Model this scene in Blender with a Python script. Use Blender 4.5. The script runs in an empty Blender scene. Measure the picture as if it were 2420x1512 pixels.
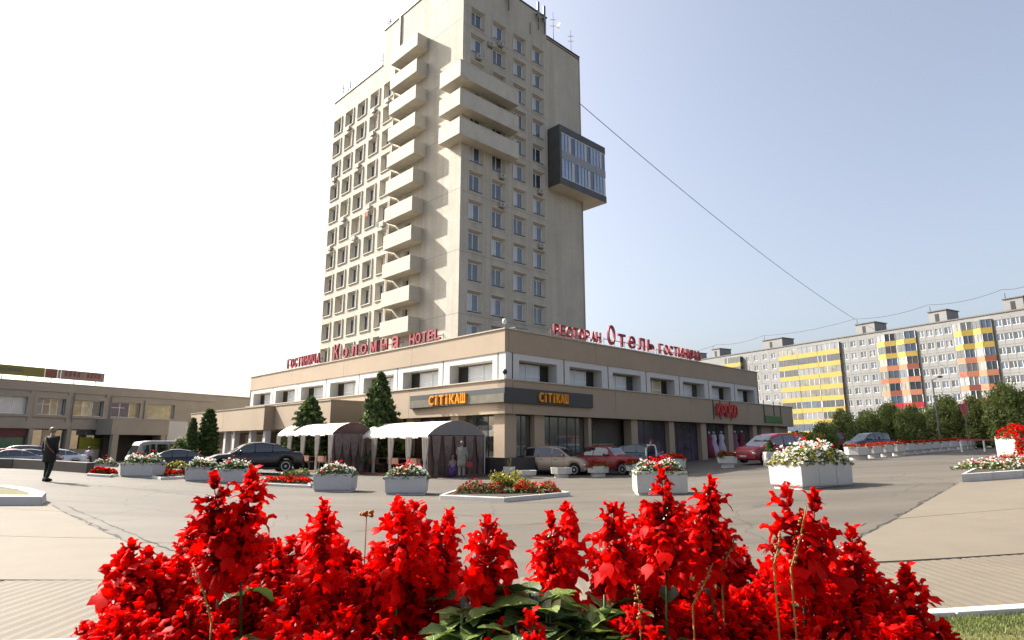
import bpy, bmesh, math, random
import numpy as np
from mathutils import Vector, Matrix
rnd = random.Random(7)
D = bpy.data
SC = bpy.context.scene
COL = SC.collection
PI = math.pi
# ------------------------------------------------------------------ camera, sky, sun, exposure
EYE = 1.6
FPX = 1462.7            # focal length in units of a 2419 wide picture
PITCH = 0.198
cam_d = D.cameras.new('camera'); cam = D.objects.new('camera', cam_d); COL.objects.link(cam)
cam_d.sensor_width = 36.0; cam_d.lens = 36.0 * FPX / 2419.0
cam_d.clip_start = 0.05; cam_d.clip_end = 3000
cam.location = (0, 0, EYE); cam.rotation_euler = (PI / 2 + PITCH, 0, 0)
SC.camera = cam
SUN_DIR = Vector((-0.889, 0.457, 0.0)).normalized()
SUN_EL = math.radians(37.7)
world = D.worlds.new('World'); SC.world = world; world.use_nodes = True
wn = world.node_tree; wn.nodes.clear()
sky = wn.nodes.new('ShaderNodeTexSky'); sky.sky_type = 'NISHITA'; sky.sun_disc = False
sky.sun_elevation = SUN_EL; sky.sun_rotation = math.atan2(SUN_DIR.x, SUN_DIR.y)
sky.air_density = 1.0; sky.dust_density = 5.5; sky.ozone_density = 1.2; sky.altitude = 100
bg = wn.nodes.new('ShaderNodeBackground'); bg.inputs['Strength'].default_value = 0.106
wo = wn.nodes.new('ShaderNodeOutputWorld')
hs = wn.nodes.new('ShaderNodeHueSaturation'); hs.inputs['Saturation'].default_value = .68; hs.inputs['Hue'].default_value = .503
wn.links.new(sky.outputs[0], hs.inputs['Color']); wn.links.new(hs.outputs[0], bg.inputs[0]); wn.links.new(bg.outputs[0], wo.inputs[0])
sl = D.lights.new('sun', 'SUN'); sl.energy = 5.0; sl.angle = math.radians(0.53); sl.color = (1.0, 0.95, 0.86)
sun = D.objects.new('sun', sl); COL.objects.link(sun)
tosun = Vector((SUN_DIR.x * math.cos(SUN_EL), SUN_DIR.y * math.cos(SUN_EL), math.sin(SUN_EL)))
sun.rotation_euler = tosun.to_track_quat('Z', 'Y').to_euler(); sun.location = tosun * 120
SC.view_settings.view_transform = 'Standard'; SC.view_settings.look = 'None'
SC.view_settings.exposure = 1.32; SC.view_settings.gamma = 1.0; SC.view_settings.use_curve_mapping = False
SC.cycles.max_bounces = 6; SC.cycles.transparent_max_bounces = 8

# ------------------------------------------------------------------ places: terrain height and sight lines used as a survey
def sp(x): return x if x > 20 else math.log1p(math.exp(x))
def tz(x, y):
    r = 1.5 * math.tanh(.05 * sp(x - 4.5) / 1.5)
    l = .6 * math.tanh(.06 * sp(-x - 8.5) / .6)
    t = min(1, max(0, (y - 31) / 9)); t = t * t * (3 - 2 * t); l = l * (1 - t) - .2 * t * min(1, max(0, (-x - 10) / 6))
    return r + l
def ray(u, v):
    up = 756 - v
    return Vector((u - 1209.5, FPX * math.cos(PITCH) - up * math.sin(PITCH), FPX * math.sin(PITCH) + up * math.cos(PITCH)))
def G(u, v, h=0.0):
    """surveyed ground point seen at (u, v)"""
    r = ray(u, v); z = 0
    for _ in range(30):
        if r.z > -1e-3: r.z = -1e-3
        k = (z + h - EYE) / r.z
        k = min(max(k, 0), 140 / r.y)
        z = .5 * z + .5 * tz(k * r.x, k * r.y)
        if z + h > EYE - .05: z = EYE - .05 - h
    return Vector((k * r.x, k * r.y, tz(k * r.x, k * r.y)))
def DP(u, depth):
    """ground point on the bearing of column u, depth metres ahead"""
    x = (u - 1209.5) / 1490.0 * depth
    return Vector((x, depth, tz(x, depth)))

# ------------------------------------------------------------------ materials
def nd(t, kind, loc=None, **kw):
    n = t.nodes.new(kind)
    for k, v in kw.items(): setattr(n, k, v)
    return n
KEEP = ('petal', 'leaf', 'white', 'canvas', 'glass', 'letters', 'paint', 'lamp', 'rim', 'grass', 'conifer', 'stem', 'calyx')
def mat(name, col, rough=.7, var=.12, scale=3.0, bump=.0, bscale=40.0, spec=.5, metal=0, transl=0, stain=0, stain_col=None, stain_scale=.6, coat=0, sub=None):
    if not any(q in name for q in KEEP): col = tuple(c * .63 for c in col); stain_col = stain_col and tuple(c * .63 for c in stain_col)
    m = D.materials.new(name); m.use_nodes = True; t = m.node_tree; t.nodes.clear()
    out = nd(t, 'ShaderNodeOutputMaterial'); p = nd(t, 'ShaderNodeBsdfPrincipled')
    tc = nd(t, 'ShaderNodeTexCoord'); L = t.links.new
    no = nd(t, 'ShaderNodeTexNoise'); no.inputs['Scale'].default_value = scale; no.inputs['Detail'].default_value = 8; no.inputs['Roughness'].default_value = .65
    L(tc.outputs['Object'], no.inputs['Vector'])
    rp = nd(t, 'ShaderNodeValToRGB')
    a = [max(0, c * (1 - var)) for c in col]; b = [min(1, c * (1 + var)) for c in col]
    rp.color_ramp.elements[0].position = .3; rp.color_ramp.elements[1].position = .72
    rp.color_ramp.elements[0].color = (*a, 1); rp.color_ramp.elements[1].color = (*b, 1)
    L(no.outputs['Fac'], rp.inputs['Fac'])
    src = rp.outputs['Color']
    if stain:
        n2 = nd(t, 'ShaderNodeTexNoise'); n2.inputs['Scale'].default_value = stain_scale; n2.inputs['Detail'].default_value = 10; n2.inputs['Roughness'].default_value = .7
        L(tc.outputs['Object'], n2.inputs['Vector'])
        r2 = nd(t, 'ShaderNodeValToRGB'); r2.color_ramp.elements[0].position = .5; r2.color_ramp.elements[1].position = .75
        r2.color_ramp.elements[0].color = (0, 0, 0, 1); r2.color_ramp.elements[1].color = (stain, stain, stain, 1)
        L(n2.outputs['Fac'], r2.inputs['Fac'])
        mx = nd(t, 'ShaderNodeMixRGB'); L(r2.outputs['Color'], mx.inputs['Fac']); L(src, mx.inputs['Color1'])
        sc_ = stain_col or tuple(c * .55 for c in col); mx.inputs['Color2'].default_value = (*sc_, 1)
        src = mx.outputs['Color']
    L(src, p.inputs['Base Color'])
    p.inputs['Roughness'].default_value = rough; p.inputs['Metallic'].default_value = metal
    p.inputs['Specular IOR Level'].default_value = spec; p.inputs['Coat Weight'].default_value = coat
    if bump:
        n3 = nd(t, 'ShaderNodeTexNoise'); n3.inputs['Scale'].default_value = bscale; n3.inputs['Detail'].default_value = 6
        L(tc.outputs['Object'], n3.inputs['Vector'])
        bp = nd(t, 'ShaderNodeBump'); bp.inputs['Strength'].default_value = bump; bp.inputs['Distance'].default_value = .02
        L(n3.outputs['Fac'], bp.inputs['Height']); L(bp.outputs['Normal'], p.inputs['Normal'])
    sh = p.outputs[0]
    if transl:
        tr = nd(t, 'ShaderNodeBsdfTranslucent'); L(src, tr.inputs['Color'])
        ms = nd(t, 'ShaderNodeMixShader'); ms.inputs[0].default_value = transl
        L(p.outputs[0], ms.inputs[1]); L(tr.outputs[0], ms.inputs[2]); sh = ms.outputs[0]
    L(sh, out.inputs[0])
    return m
def brick_mat(name, col, size, mortar, mcol, bumpd=.01, var=.1, stain=.5):
    """fine brick or block courses too small to pick apart at this distance: relief and tone only"""
    m = mat(name, col, .85, var, .35, stain=stain, stain_scale=.22, stain_col=tuple(c * .8 for c in col))
    t = m.node_tree; L = t.links.new
    p = [n for n in t.nodes if n.type == 'BSDF_PRINCIPLED'][0]
    tc = [n for n in t.nodes if n.type == 'TEX_COORD'][0]
    uv = nd(t, 'ShaderNodeUVMap')
    br = nd(t, 'ShaderNodeTexBrick'); br.inputs['Scale'].default_value = 1.0
    br.inputs['Brick Width'].default_value = size[0]; br.inputs['Row Height'].default_value = size[1]
    br.inputs['Mortar Size'].default_value = mortar; br.inputs['Bias'].default_value = -.2
    br.inputs['Color1'].default_value = (1, 1, 1, 1); br.inputs['Color2'].default_value = (.88, .86, .84, 1); br.inputs['Mortar'].default_value = (*mcol, 1)
    L(uv.outputs[0], br.inputs['Vector'])
    old = p.inputs['Base Color'].links[0].from_socket
    mx = nd(t, 'ShaderNodeMixRGB', blend_type='MULTIPLY'); mx.inputs['Fac'].default_value = 1
    L(old, mx.inputs['Color1']); L(br.outputs['Color'], mx.inputs['Color2']); L(mx.outputs['Color'], p.inputs['Base Color'])
    mp = nd(t, 'ShaderNodeMapping'); mp.inputs['Scale'].default_value = (.9, .9, .035); L(tc.outputs['Object'], mp.inputs['Vector'])
    ns = nd(t, 'ShaderNodeTexNoise'); ns.inputs['Scale'].default_value = 1.0; ns.inputs['Detail'].default_value = 7; ns.inputs['Roughness'].default_value = .7; L(mp.outputs[0], ns.inputs['Vector'])
    rs = nd(t, 'ShaderNodeValToRGB'); rs.color_ramp.elements[0].position = .42; rs.color_ramp.elements[1].position = .68; rs.color_ramp.elements[0].color = (1, 1, 1, 1); rs.color_ramp.elements[1].color = (.80, .77, .72, 1); L(ns.outputs['Fac'], rs.inputs['Fac'])
    m2 = nd(t, 'ShaderNodeMixRGB', blend_type='MULTIPLY'); m2.inputs['Fac'].default_value = 1; L(mx.outputs[0], m2.inputs['Color1']); L(rs.outputs[0], m2.inputs['Color2']); L(m2.outputs[0], p.inputs['Base Color'])
    bp = nd(t, 'ShaderNodeBump'); bp.inputs['Strength'].default_value = .6; bp.inputs['Distance'].default_value = bumpd; bp.invert = True
    L(br.outputs['Fac'], bp.inputs['Height']); L(bp.outputs['Normal'], p.inputs['Normal'])
    return m
M = {}
M['tower'] = brick_mat('cream_brick', (.84, .785, .665), (.25, .078), .008, (.86, .85, .83))
M['tower_smooth'] = mat('cream_render', (.82, .765, .645), .85, .08, 1.5, stain=.5, stain_scale=.9, bump=.15)
M['tan'] = mat('tan_cladding', (.54, .41, .285), .75, .06, .5, stain=.25, stain_scale=.4, stain_col=(.33, .25, .18), bump=.1, bscale=12)
M['white_panel'] = mat('white_cladding', (.52, .51, .49), .7, .05, .8, stain=.3, stain_scale=1.2, stain_col=(.48, .46, .42))
M['joint'] = mat('brown_joint', (.20, .11, .07), .8)
M['plinth'] = mat('dark_plinth', (.075, .06, .055), .6, .2, 2)
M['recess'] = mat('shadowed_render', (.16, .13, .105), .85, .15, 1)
M['flash'] = mat('pale_flashing', (.62, .55, .44), .5)
M['glass'] = mat('window_glass', (.035, .045, .055), .05, .3, 1.5, spec=.9, coat=.3)
M['glass_blue'] = mat('blue_window_glass', (.07, .10, .15), .08, .3, .8, spec=.9)
M['glass_brown'] = mat('bronze_glass', (.22, .22, .20), .05, .35, .5, spec=1.0, coat=.3, metal=.75)
M['glass_purple'] = mat('purple_tinted_glass', (.10, .085, .12), .08, .4, .6, spec=.8, metal=.5)
M['curtain'] = mat('curtained_glass', (.48, .50, .52), .25, .08, 2, spec=.7)
M['glazing_pale'] = mat('pale_balcony_glazing', (.30, .31, .33), .3, .15, 1, spec=.7)
M['curtain_warm'] = mat('warm_curtained_glass', (.36, .29, .16), .25, .4, 1.5, spec=.7)
M['dark'] = mat('dark_opening', (.02, .017, .015), .7)
M['frame_white'] = mat('white_window_frame', (.66, .66, .64), .5)
M['frame_dark'] = mat('dark_window_frame', (.06, .05, .045), .5)
M['frame_olive'] = mat('olive_window_frame', (.22, .17, .08), .6)
M['sign_dark'] = mat('charcoal_sign', (.05, .05, .052), .5, .15, 1.5)
M['sign_aged'] = mat('aged_sign_panel', (.17, .155, .11), .5, .3, 3)
M['orange'] = mat('orange_letters', (.80, .30, .01), .4, .15, 3)
M['red_letter'] = mat('crimson_letters', (.27, .006, .02), .55, .2, 2)
M['red_sign'] = mat('red_sign_letters', (.50, .03, .03), .5, .2)
M['green_sign'] = mat('green_sign', (.08, .22, .05), .5, .25, 4)
M['steel'] = mat('grey_steel', (.28, .28, .28), .4, .2, 3, metal=.4)
M['black_metal'] = mat('black_metal', (.03, .03, .03), .5)
M['bay_grey'] = mat('grey_bay_cladding', (.12, .122, .12), .6, .2, .8, stain=.5, stain_scale=1.2)
M['glass_bay'] = mat('blue_grey_bay_glass', (.30, .36, .44), .08, .15, .6, metal=.55)
M['bay_panel'] = mat('pale_bay_panel', (.42, .43, .46), .5, .12, 1.5, stain=.5, stain_scale=2, stain_col=(.2, .2, .22))
M['white_paint'] = mat('white_painted_concrete', (.50, .48, .45), .75, .08, 2.2, stain=.85, stain_scale=2.3, stain_col=(.42, .38, .32), bump=.25, bscale=30)
M['grey_paint'] = mat('grey_white_painted_concrete', (.43, .43, .45), .75, .10, 2.2, stain=.8, stain_scale=2.3, stain_col=(.34, .32, .3), bump=.25, bscale=30)
M['soil'] = mat('dark_soil', (.05, .035, .025), .95, .4, 10, bump=.8, bscale=20)
M['grey_wall'] = mat('weathered_grey_render', (.50, .44, .37), .85, .1, .5, stain=.5, stain_scale=.35, stain_col=(.38, .33, .28), bump=.2, bscale=8)
M['apt'] = mat('grey_concrete_panels', (.335, .335, .33), .85, .10, .25, stain=.6, stain_scale=.12, stain_col=(.27, .26, .25))
M['apt_joint'] = mat('panel_joint', (.22, .21, .2), .9)
M['yellow'] = mat('yellow_balcony', (.56, .39, .07), .7, .06, .5)
M['salmon'] = mat('salmon_balcony', (.62, .22, .11), .7, .08, .5)
M['brick_red'] = mat('brick_red_balcony', (.32, .09, .05), .7, .08, .5)
M['crimson'] = mat('crimson_balcony', (.42, .01, .02), .7, .1, .5)
M['canvas'] = mat('cream_tent_canvas', (.72, .68, .60), .7, .05, 2, transl=.18)
M['canvas_grey'] = mat('grey_tent_canvas', (.20, .19, .185), .8, .06, 2)
M['maroon'] = mat('maroon_tent_mesh', (.17, .095, .08), .85, .35, 2)
M['curtain_cloth'] = mat('pale_curtain_cloth', (.55, .50, .45), .8, .12, 8, transl=.3)
M['rust_kerb'] = mat('rust_red_edge', (.25, .10, .06), .8)
M['tyre'] = mat('rubber', (.018, .018, .018), .8)
M['rim'] = mat('alloy_rim', (.45, .45, .46), .3, .1, metal=.7)
M['carglass'] = mat('car_glass', (.012, .014, .018), .04, .2, spec=1.0, coat=.6)
M['trim'] = mat('black_plastic', (.025, .025, .025), .55)
M['lamp_red'] = mat('tail_lamp', (.35, .01, .01), .2, coat=.6)
M['lamp_clear'] = mat('head_lamp', (.6, .6, .6), .1, metal=.5)
M['plate'] = mat('number_plate', (.7, .7, .68), .4)
M['skin'] = mat('skin', (.48, .27, .19), .6)
M['petal_red'] = mat('scarlet_petal', (.66, .0025, .0008), .55, .40, 38, transl=.48, spec=.10)
M['petal_red2'] = mat('deep_red_calyx', (.33, .0015, .0015), .5, .5, 45, transl=.4, spec=.3)
M['salvia_leaf'] = mat('salvia_leaf', (.045, .085, .02), .42, .35, 22, transl=.3, spec=.5)
M['salvia_leaf_light'] = mat('pale_salvia_leaf', (.16, .22, .05), .45, .3, 22, transl=.35, spec=.5)
def petal_variation(m, lo, hi):
    # every plant has its own shade of red
    t = m.node_tree; L = t.links.new; p = [n for n in t.nodes if n.type == 'BSDF_PRINCIPLED'][0]; src = p.inputs['Base Color'].links[0].from_socket
    oi = nd(t, 'ShaderNodeObjectInfo'); mr = nd(t, 'ShaderNodeMapRange'); mr.inputs['To Min'].default_value = lo; mr.inputs['To Max'].default_value = hi; L(oi.outputs['Random'], mr.inputs['Value'])
    hv = nd(t, 'ShaderNodeHueSaturation'); L(mr.outputs[0], hv.inputs['Value']); L(src, hv.inputs['Color'])
    for l in list(t.links):
        if l.from_socket == src and l.to_node != hv: to = l.to_socket; t.links.remove(l); L(hv.outputs[0], to)
petal_variation(M['petal_red'], .80, 1.25); petal_variation(M['petal_red2'], .6, 1.2)
def veins(m):
    # side veins as fine relief along the leaf
    t = m.node_tree; L = t.links.new; p = [n for n in t.nodes if n.type == 'BSDF_PRINCIPLED'][0]; tc = [n for n in t.nodes if n.type == 'TEX_COORD'][0]
    sx = nd(t, 'ShaderNodeSeparateXYZ'); L(tc.outputs['Object'], sx.inputs[0]); ab = nd(t, 'ShaderNodeMath', operation='ABSOLUTE'); L(sx.outputs['Y'], ab.inputs[0])
    m1 = nd(t, 'ShaderNodeMath', operation='MULTIPLY_ADD'); L(ab.outputs[0], m1.inputs[0]); m1.inputs[1].default_value = -.9; L(sx.outputs['X'], m1.inputs[2])
    m2 = nd(t, 'ShaderNodeMath', operation='MULTIPLY'); L(m1.outputs[0], m2.inputs[0]); m2.inputs[1].default_value = 620
    sn = nd(t, 'ShaderNodeMath', operation='SINE'); L(m2.outputs[0], sn.inputs[0]); pw = nd(t, 'ShaderNodeMapRange'); pw.inputs['From Min'].default_value = .75; pw.inputs['From Max'].default_value = 1; L(sn.outputs[0], pw.inputs['Value'])
    mid = nd(t, 'ShaderNodeMapRange'); mid.inputs['From Min'].default_value = .0012; mid.inputs['From Max'].default_value = 0; L(ab.outputs[0], mid.inputs['Value'])
    mx = nd(t, 'ShaderNodeMath', operation='MAXIMUM'); L(pw.outputs[0], mx.inputs[0]); L(mid.outputs[0], mx.inputs[1])
    bp = nd(t, 'ShaderNodeBump'); bp.inputs['Strength'].default_value = .9; bp.inputs['Distance'].default_value = .0015; bp.invert = True; L(mx.outputs[0], bp.inputs['Height']); L(bp.outputs[0], p.inputs['Normal'])
    src = p.inputs['Base Color'].links[0].from_socket; mc = nd(t, 'ShaderNodeMixRGB', blend_type='MIX'); sc_ = nd(t, 'ShaderNodeMath', operation='MULTIPLY'); L(mx.outputs[0], sc_.inputs[0]); sc_.inputs[1].default_value = .45
    L(sc_.outputs[0], mc.inputs['Fac']); L(src, mc.inputs['Color1']); mc.inputs['Color2'].default_value = (.22, .30, .08, 1); L(mc.outputs[0], p.inputs['Base Color'])
veins(M['salvia_leaf']); veins(M['salvia_leaf_light'])
M['dry_stem'] = mat('dry_stem', (.26, .13, .015), .7, .3, 40, transl=.15)
M['pale_calyx'] = mat('faded_calyx', (.50, .24, .14), .6, .3, 40, transl=.3)
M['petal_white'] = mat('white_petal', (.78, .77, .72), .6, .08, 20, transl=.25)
M['petal_pink'] = mat('pink_petal', (.6, .13, .15), .6, .3, 20, transl=.25)
M['leaf_green'] = mat('fresh_green_leaf', (.07, .11, .02), .6, .4, 10, transl=.3)
M['leaf_yellow'] = mat('yellow_green_leaf', (.35, .30, .04), .6, .4, 10, transl=.3)
M['conifer'] = mat('dark_conifer', (.05, .085, .025), .7, .5, 2.0, transl=.15)
M['conifer2'] = mat('bright_conifer', (.12, .17, .04), .7, .5, 2.5, transl=.2)
M['tree_a'] = mat('linden_leaf_dark', (.19, .23, .06), .6, .45, 1.2, transl=.25)
M['tree_b'] = mat('linden_leaf_light', (.32, .36, .10), .6, .4, 1.2, transl=.3)
M['bark'] = mat('bark', (.09, .065, .045), .9, .3, 6, bump=.6, bscale=14)
M['grass'] = mat('grass_blade', (.13, .16, .04), .7, .45, 6, transl=.25)
M['olive_turf'] = mat('olive_turf', (.17, .15, .04), .9, .35, 8, bump=.8, bscale=40)
M['cable'] = mat('cable', (.06, .06, .065), .6)

# ------------------------------------------------------------------ mesh helpers
class MB:
    def __init__(s): s.v = []; s.f = []; s.m = []; s.mats = []; s.uv = {}
    def mi(s, m):
        if m not in s.mats: s.mats.append(m)
        return s.mats.index(m)
    def quad(s, pts, m, uv=None):
        i = len(s.v); s.v += [tuple(p) for p in pts]; s.f.append(tuple(range(i, i + len(pts)))); s.m.append(s.mi(m))
        if uv: s.uv[len(s.f) - 1] = uv
    def box(s, c, size, m, rz=0, top=1.0, topy=None):
        """box from base centre c; top = taper of the upper face"""
        cx, cy, cz = c; a, b, h = size[0] / 2, size[1] / 2, size[2]; ty = top if topy is None else topy
        co, si = math.cos(rz), math.sin(rz); P = []
        for z, kx, ky in ((0, 1, 1), (h, top, ty)):
            for x, y in ((-a, -b), (a, -b), (a, b), (-a, b)):
                x *= kx; y *= ky; P.append((cx + x * co - y * si, cy + x * si + y * co, cz + z))
        s.hexa(P, m)
    def hexa(s, P, m):
        i = len(s.v); s.v += [tuple(p) for p in P]; k = s.mi(m)
        for f in ((0, 3, 2, 1), (4, 5, 6, 7), (0, 1, 5, 4), (1, 2, 6, 5), (2, 3, 7, 6), (3, 0, 4, 7)):
            s.f.append(tuple(i + j for j in f)); s.m.append(k)
    def fbox(s, F, s0, s1, y0, y1, z0, z1, m):
        s.hexa([F.P(a, b, z) for z in (z0, z1) for a, b in ((s0, y0), (s1, y0), (s1, y1), (s0, y1))], m)
    def tube(s, a, b, r0, r1, m, n=8, cap=True):
        a = Vector(a); b = Vector(b); d = (b - a).normalized(); x = d.orthogonal().normalized(); y = d.cross(x)
        i = len(s.v); k = s.mi(m)
        for p, r in ((a, r0), (b, r1)):
            for j in range(n):
                t = 2 * PI * j / n; s.v.append(tuple(p + x * r * math.cos(t) + y * r * math.sin(t)))
        for j in range(n):
            s.f.append((i + j, i + (j + 1) % n, i + n + (j + 1) % n, i + n + j)); s.m.append(k)
        if cap:
            s.f.append(tuple(i + n - 1 - j for j in range(n))); s.m.append(k); s.f.append(tuple(i + n + j for j in range(n))); s.m.append(k)
    def path(s, pts, rs, m, n=6):
        for j in range(len(pts) - 1): s.tube(pts[j], pts[j + 1], rs[j], rs[j + 1], m, n, cap=(j in (0, len(pts) - 2)))
    def loft(s, rings, m, close=True, caps=True):
        i = len(s.v); n = len(rings[0]); k = s.mi(m)
        for r in rings: s.v += [tuple(p) for p in r]
        for a in range(len(rings) - 1):
            for j in range(n if close else n - 1):
                j2 = (j + 1) % n
                s.f.append((i + a * n + j, i + a * n + j2, i + (a + 1) * n + j2, i + (a + 1) * n + j)); s.m.append(k)
        if caps and close:
            s.f.append(tuple(i + n - 1 - j for j in range(n))); s.m.append(k)
            e = i + (len(rings) - 1) * n; s.f.append(tuple(e + j for j in range(n))); s.m.append(k)
    def sphere(s, c, r, m, nu=10, nv=7, sq=(1, 1, 1)):
        c = Vector(c); R_ = []
        for a in range(1, nv):
            t = PI * a / nv
            R_.append([c + Vector((r * sq[0] * math.sin(t) * math.cos(2 * PI * j / nu), r * sq[1] * math.sin(t) * math.sin(2 * PI * j / nu), -r * sq[2] * math.cos(t))) for j in range(nu)])
        s.loft(R_, m)
    def mesh(s, name, smooth=False):
        me = D.meshes.new(name); me.from_pydata(s.v, [], s.f)
        for m in s.mats: me.materials.append(m if not isinstance(m, str) else M[m])
        me.polygons.foreach_set('material_index', s.m)
        if s.uv:
            uvl = me.uv_layers.new(name='UVMap')
            for fi, uv in s.uv.items():
                for li, c in zip(me.polygons[fi].loop_indices, uv): uvl.data[li].uv = c
        if smooth: me.polygons.foreach_set('use_smooth', [True] * len(me.polygons))
        me.update(); return me
    def build(s, name, parent=None, smooth=False, bevel=0, **tags):
        return link(name, s.mesh(name, smooth), parent, bevel=bevel, **tags)
def tag(o, label=None, cat=None, group=None, kind=None):
    if label: o['label'] = label
    if cat: o['category'] = cat
    if group: o['group'] = group
    if kind: o['kind'] = kind
    return o
def link(name, me, parent=None, loc=None, rot=None, bevel=0, world=True, **tags):
    """world=True: the mesh is in world coordinates, cancelled against its parents' locations"""
    o = D.objects.new(name, me); COL.objects.link(o)
    if parent is not None:
        o.parent = parent
        if world:
            off = Vector(); q = parent
            while q is not None: off += q.location; q = q.parent
            o.location = -off
    if loc is not None: o.location = loc
    if rot is not None: o.rotation_euler = (0, 0, rot)
    if bevel:
        b = o.modifiers.new('bevel', 'BEVEL'); b.width = bevel; b.segments = 2; b.limit_method = 'ANGLE'
    tag(o, **tags); return o
def empty(name, loc, label=None, cat=None, group=None, rz=0):
    o = D.objects.new(name, None); COL.objects.link(o); o.location = loc; o.rotation_euler = (0, 0, rz)
    o.empty_display_size = .3
    return tag(o, label, cat, group)
def copy_tree(o, parent=None):
    c = o.copy(); COL.objects.link(c); c.parent = parent
    for ch in list(o.children): copy_tree(ch, c)
    return c
class Face:
    """vertical plane: s to the right seen from outside, y inward, z up"""
    def __init__(s, o, ang): s.o = Vector((o[0], o[1])); s.a = ang; s.d = Vector((math.cos(ang), math.sin(ang))); s.i = Vector((-math.sin(ang), math.cos(ang)))
    def P(s, t, y, z): q = s.o + s.d * t + s.i * y; return (q.x, q.y, z)
    def off(s, t, y=0): q = s.o + s.d * t + s.i * y; return Face((q.x, q.y), s.a)
def hit(F, u, v):
    """(s, z) where the sight line of (u, v) meets plane F"""
    r = ray(u, v); a = F.d; o = F.o
    det = -a.x * r.y + a.y * r.x
    s_ = (o.x * r.y - o.y * r.x) / det
    k = ((o.x + a.x * s_) * a.x + (o.y + a.y * s_) * a.y) / (r.x * a.x + r.y * a.y) if abs(r.x * a.x + r.y * a.y) > 1e-6 else 0
    k = (o.y + a.y * s_) / r.y
    return s_, EYE + k * r.z
def wall(mb, F, s0, s1, z0, z1, holes, m, depth=.3, splay=0.0, y=0.0, mr=None):
    """wall sheet with rectangular openings (s0,s1,z0,z1) and reveals"""
    mr = mr or m
    ss = sorted({s0, s1, *[h[0] for h in holes], *[h[1] for h in holes]}); zs = sorted({z0, z1, *[h[2] for h in holes], *[h[3] for h in holes]})
    for a, b in zip(ss, ss[1:]):
        for c, d in zip(zs, zs[1:]):
            cs, cz = (a + b) / 2, (c + d) / 2
            if any(h[0] < cs < h[1] and h[2] < cz < h[3] for h in holes): continue
            mb.quad([F.P(a, y, c), F.P(b, y, c), F.P(b, y, d), F.P(a, y, d)], m, [(a, c), (b, c), (b, d), (a, d)])
    for a, b, c, d in holes:
        o = [(a, c), (b, c), (b, d), (a, d)]; k = splay
        n = [(a + k, c + k * .6), (b - k, c + k * .6), (b - k, d - k * .6), (a + k, d - k * .6)]
        for j in range(4):
            j2 = (j + 1) % 4
            mb.quad([F.P(o[j][0], y, o[j][1]), F.P(o[j2][0], y, o[j2][1]), F.P(n[j2][0], y + depth, n[j2][1]), F.P(n[j][0], y + depth, n[j][1])], mr,
                    [(o[j][0], o[j][1]), (o[j2][0], o[j2][1]), (n[j2][0], n[j2][1]), (n[j][0], n[j][1])])
def place(name, me, F, s_, y, z, parent, **tags):
    """shared mesh with origin at (s_, y, z) of face F under a parent with only translated ancestors"""
    off = Vector(); q = parent
    while q is not None: off += q.location; q = q.parent
    o = link(name, me, parent, loc=Vector(F.P(s_, y, z)) - off, rot=F.a, **tags); return o
def sub(name, me, part, loc=(0, 0, 0), **tags):
    o = D.objects.new(name, me); COL.objects.link(o); o.parent = part; o.location = loc; tag(o, **tags); return o

YAW = .804
A = (-.373, 32.80); T = (-4.917, 55.378)
Rd = Vector((math.sin(YAW), math.cos(YAW))); Ld = Vector((-math.cos(YAW), math.sin(YAW)))
aR = math.atan2(Rd.y, Rd.x); aL = math.atan2(-Ld.y, -Ld.x)
# glyphs are cut once from the built-in typeface and reused as letter meshes
def glyphs(chars, extrude=.1):
    tmp = {}
    for c in sorted(set(chars)):
        cu = D.curves.new('glyph', 'FONT'); cu.body = c; cu.size = 1; cu.extrude = extrude; cu.offset = .012; cu.resolution_u = 3
        o = D.objects.new('glyph', cu); COL.objects.link(o); tmp[c] = o
    bpy.context.view_layer.update(); dg = bpy.context.evaluated_depsgraph_get(); out = {}
    for c, o in tmp.items():
        me = D.meshes.new_from_object(o.evaluated_get(dg)); co = np.empty(len(me.vertices) * 3); me.vertices.foreach_get('co', co); co = co.reshape(-1, 3)
        lo, hi = co.min(0), co.max(0); co[:, 0] = (co[:, 0] - lo[0]) / (hi[0] - lo[0]) - .5; co[:, 1] = (co[:, 1] - lo[1]) / (hi[1] - lo[1]); co[:, 2] /= extrude
        co = co[:, [0, 2, 1]]; co[:, 1] *= -1
        out[c] = (co.copy(), [tuple(p.vertices) for p in me.polygons]); D.objects.remove(o)
        D.meshes.remove(me)
    return out
GL = glyphs('ГОСТИНИЦАКоломнаHOTELРЕСТОРАНОтельCітіКАШКРОКЮ')
def letters(text, F, s0, s1, z, h, parent, m, y=0.0, depth=.12, fill=.78, hs=None, name='letter', dz=0.0):
    n = len(text); w = (s1 - s0) / n
    for i, c in enumerate(text):
        if c == ' ': continue
        co, fs = GL[c]; hh = h if hs is None else hs[i]
        ww = w * fill * (.35 if c in 'іІ' else 1)
        v = [(a * ww, b * depth / 2, q * hh) for a, b, q in co]
        me = D.meshes.new(name); me.from_pydata(v, [], fs); me.materials.append(M[m])
        place(name, me, F, s0 + w * (i + .5), y, z + dz * i, parent)
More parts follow.
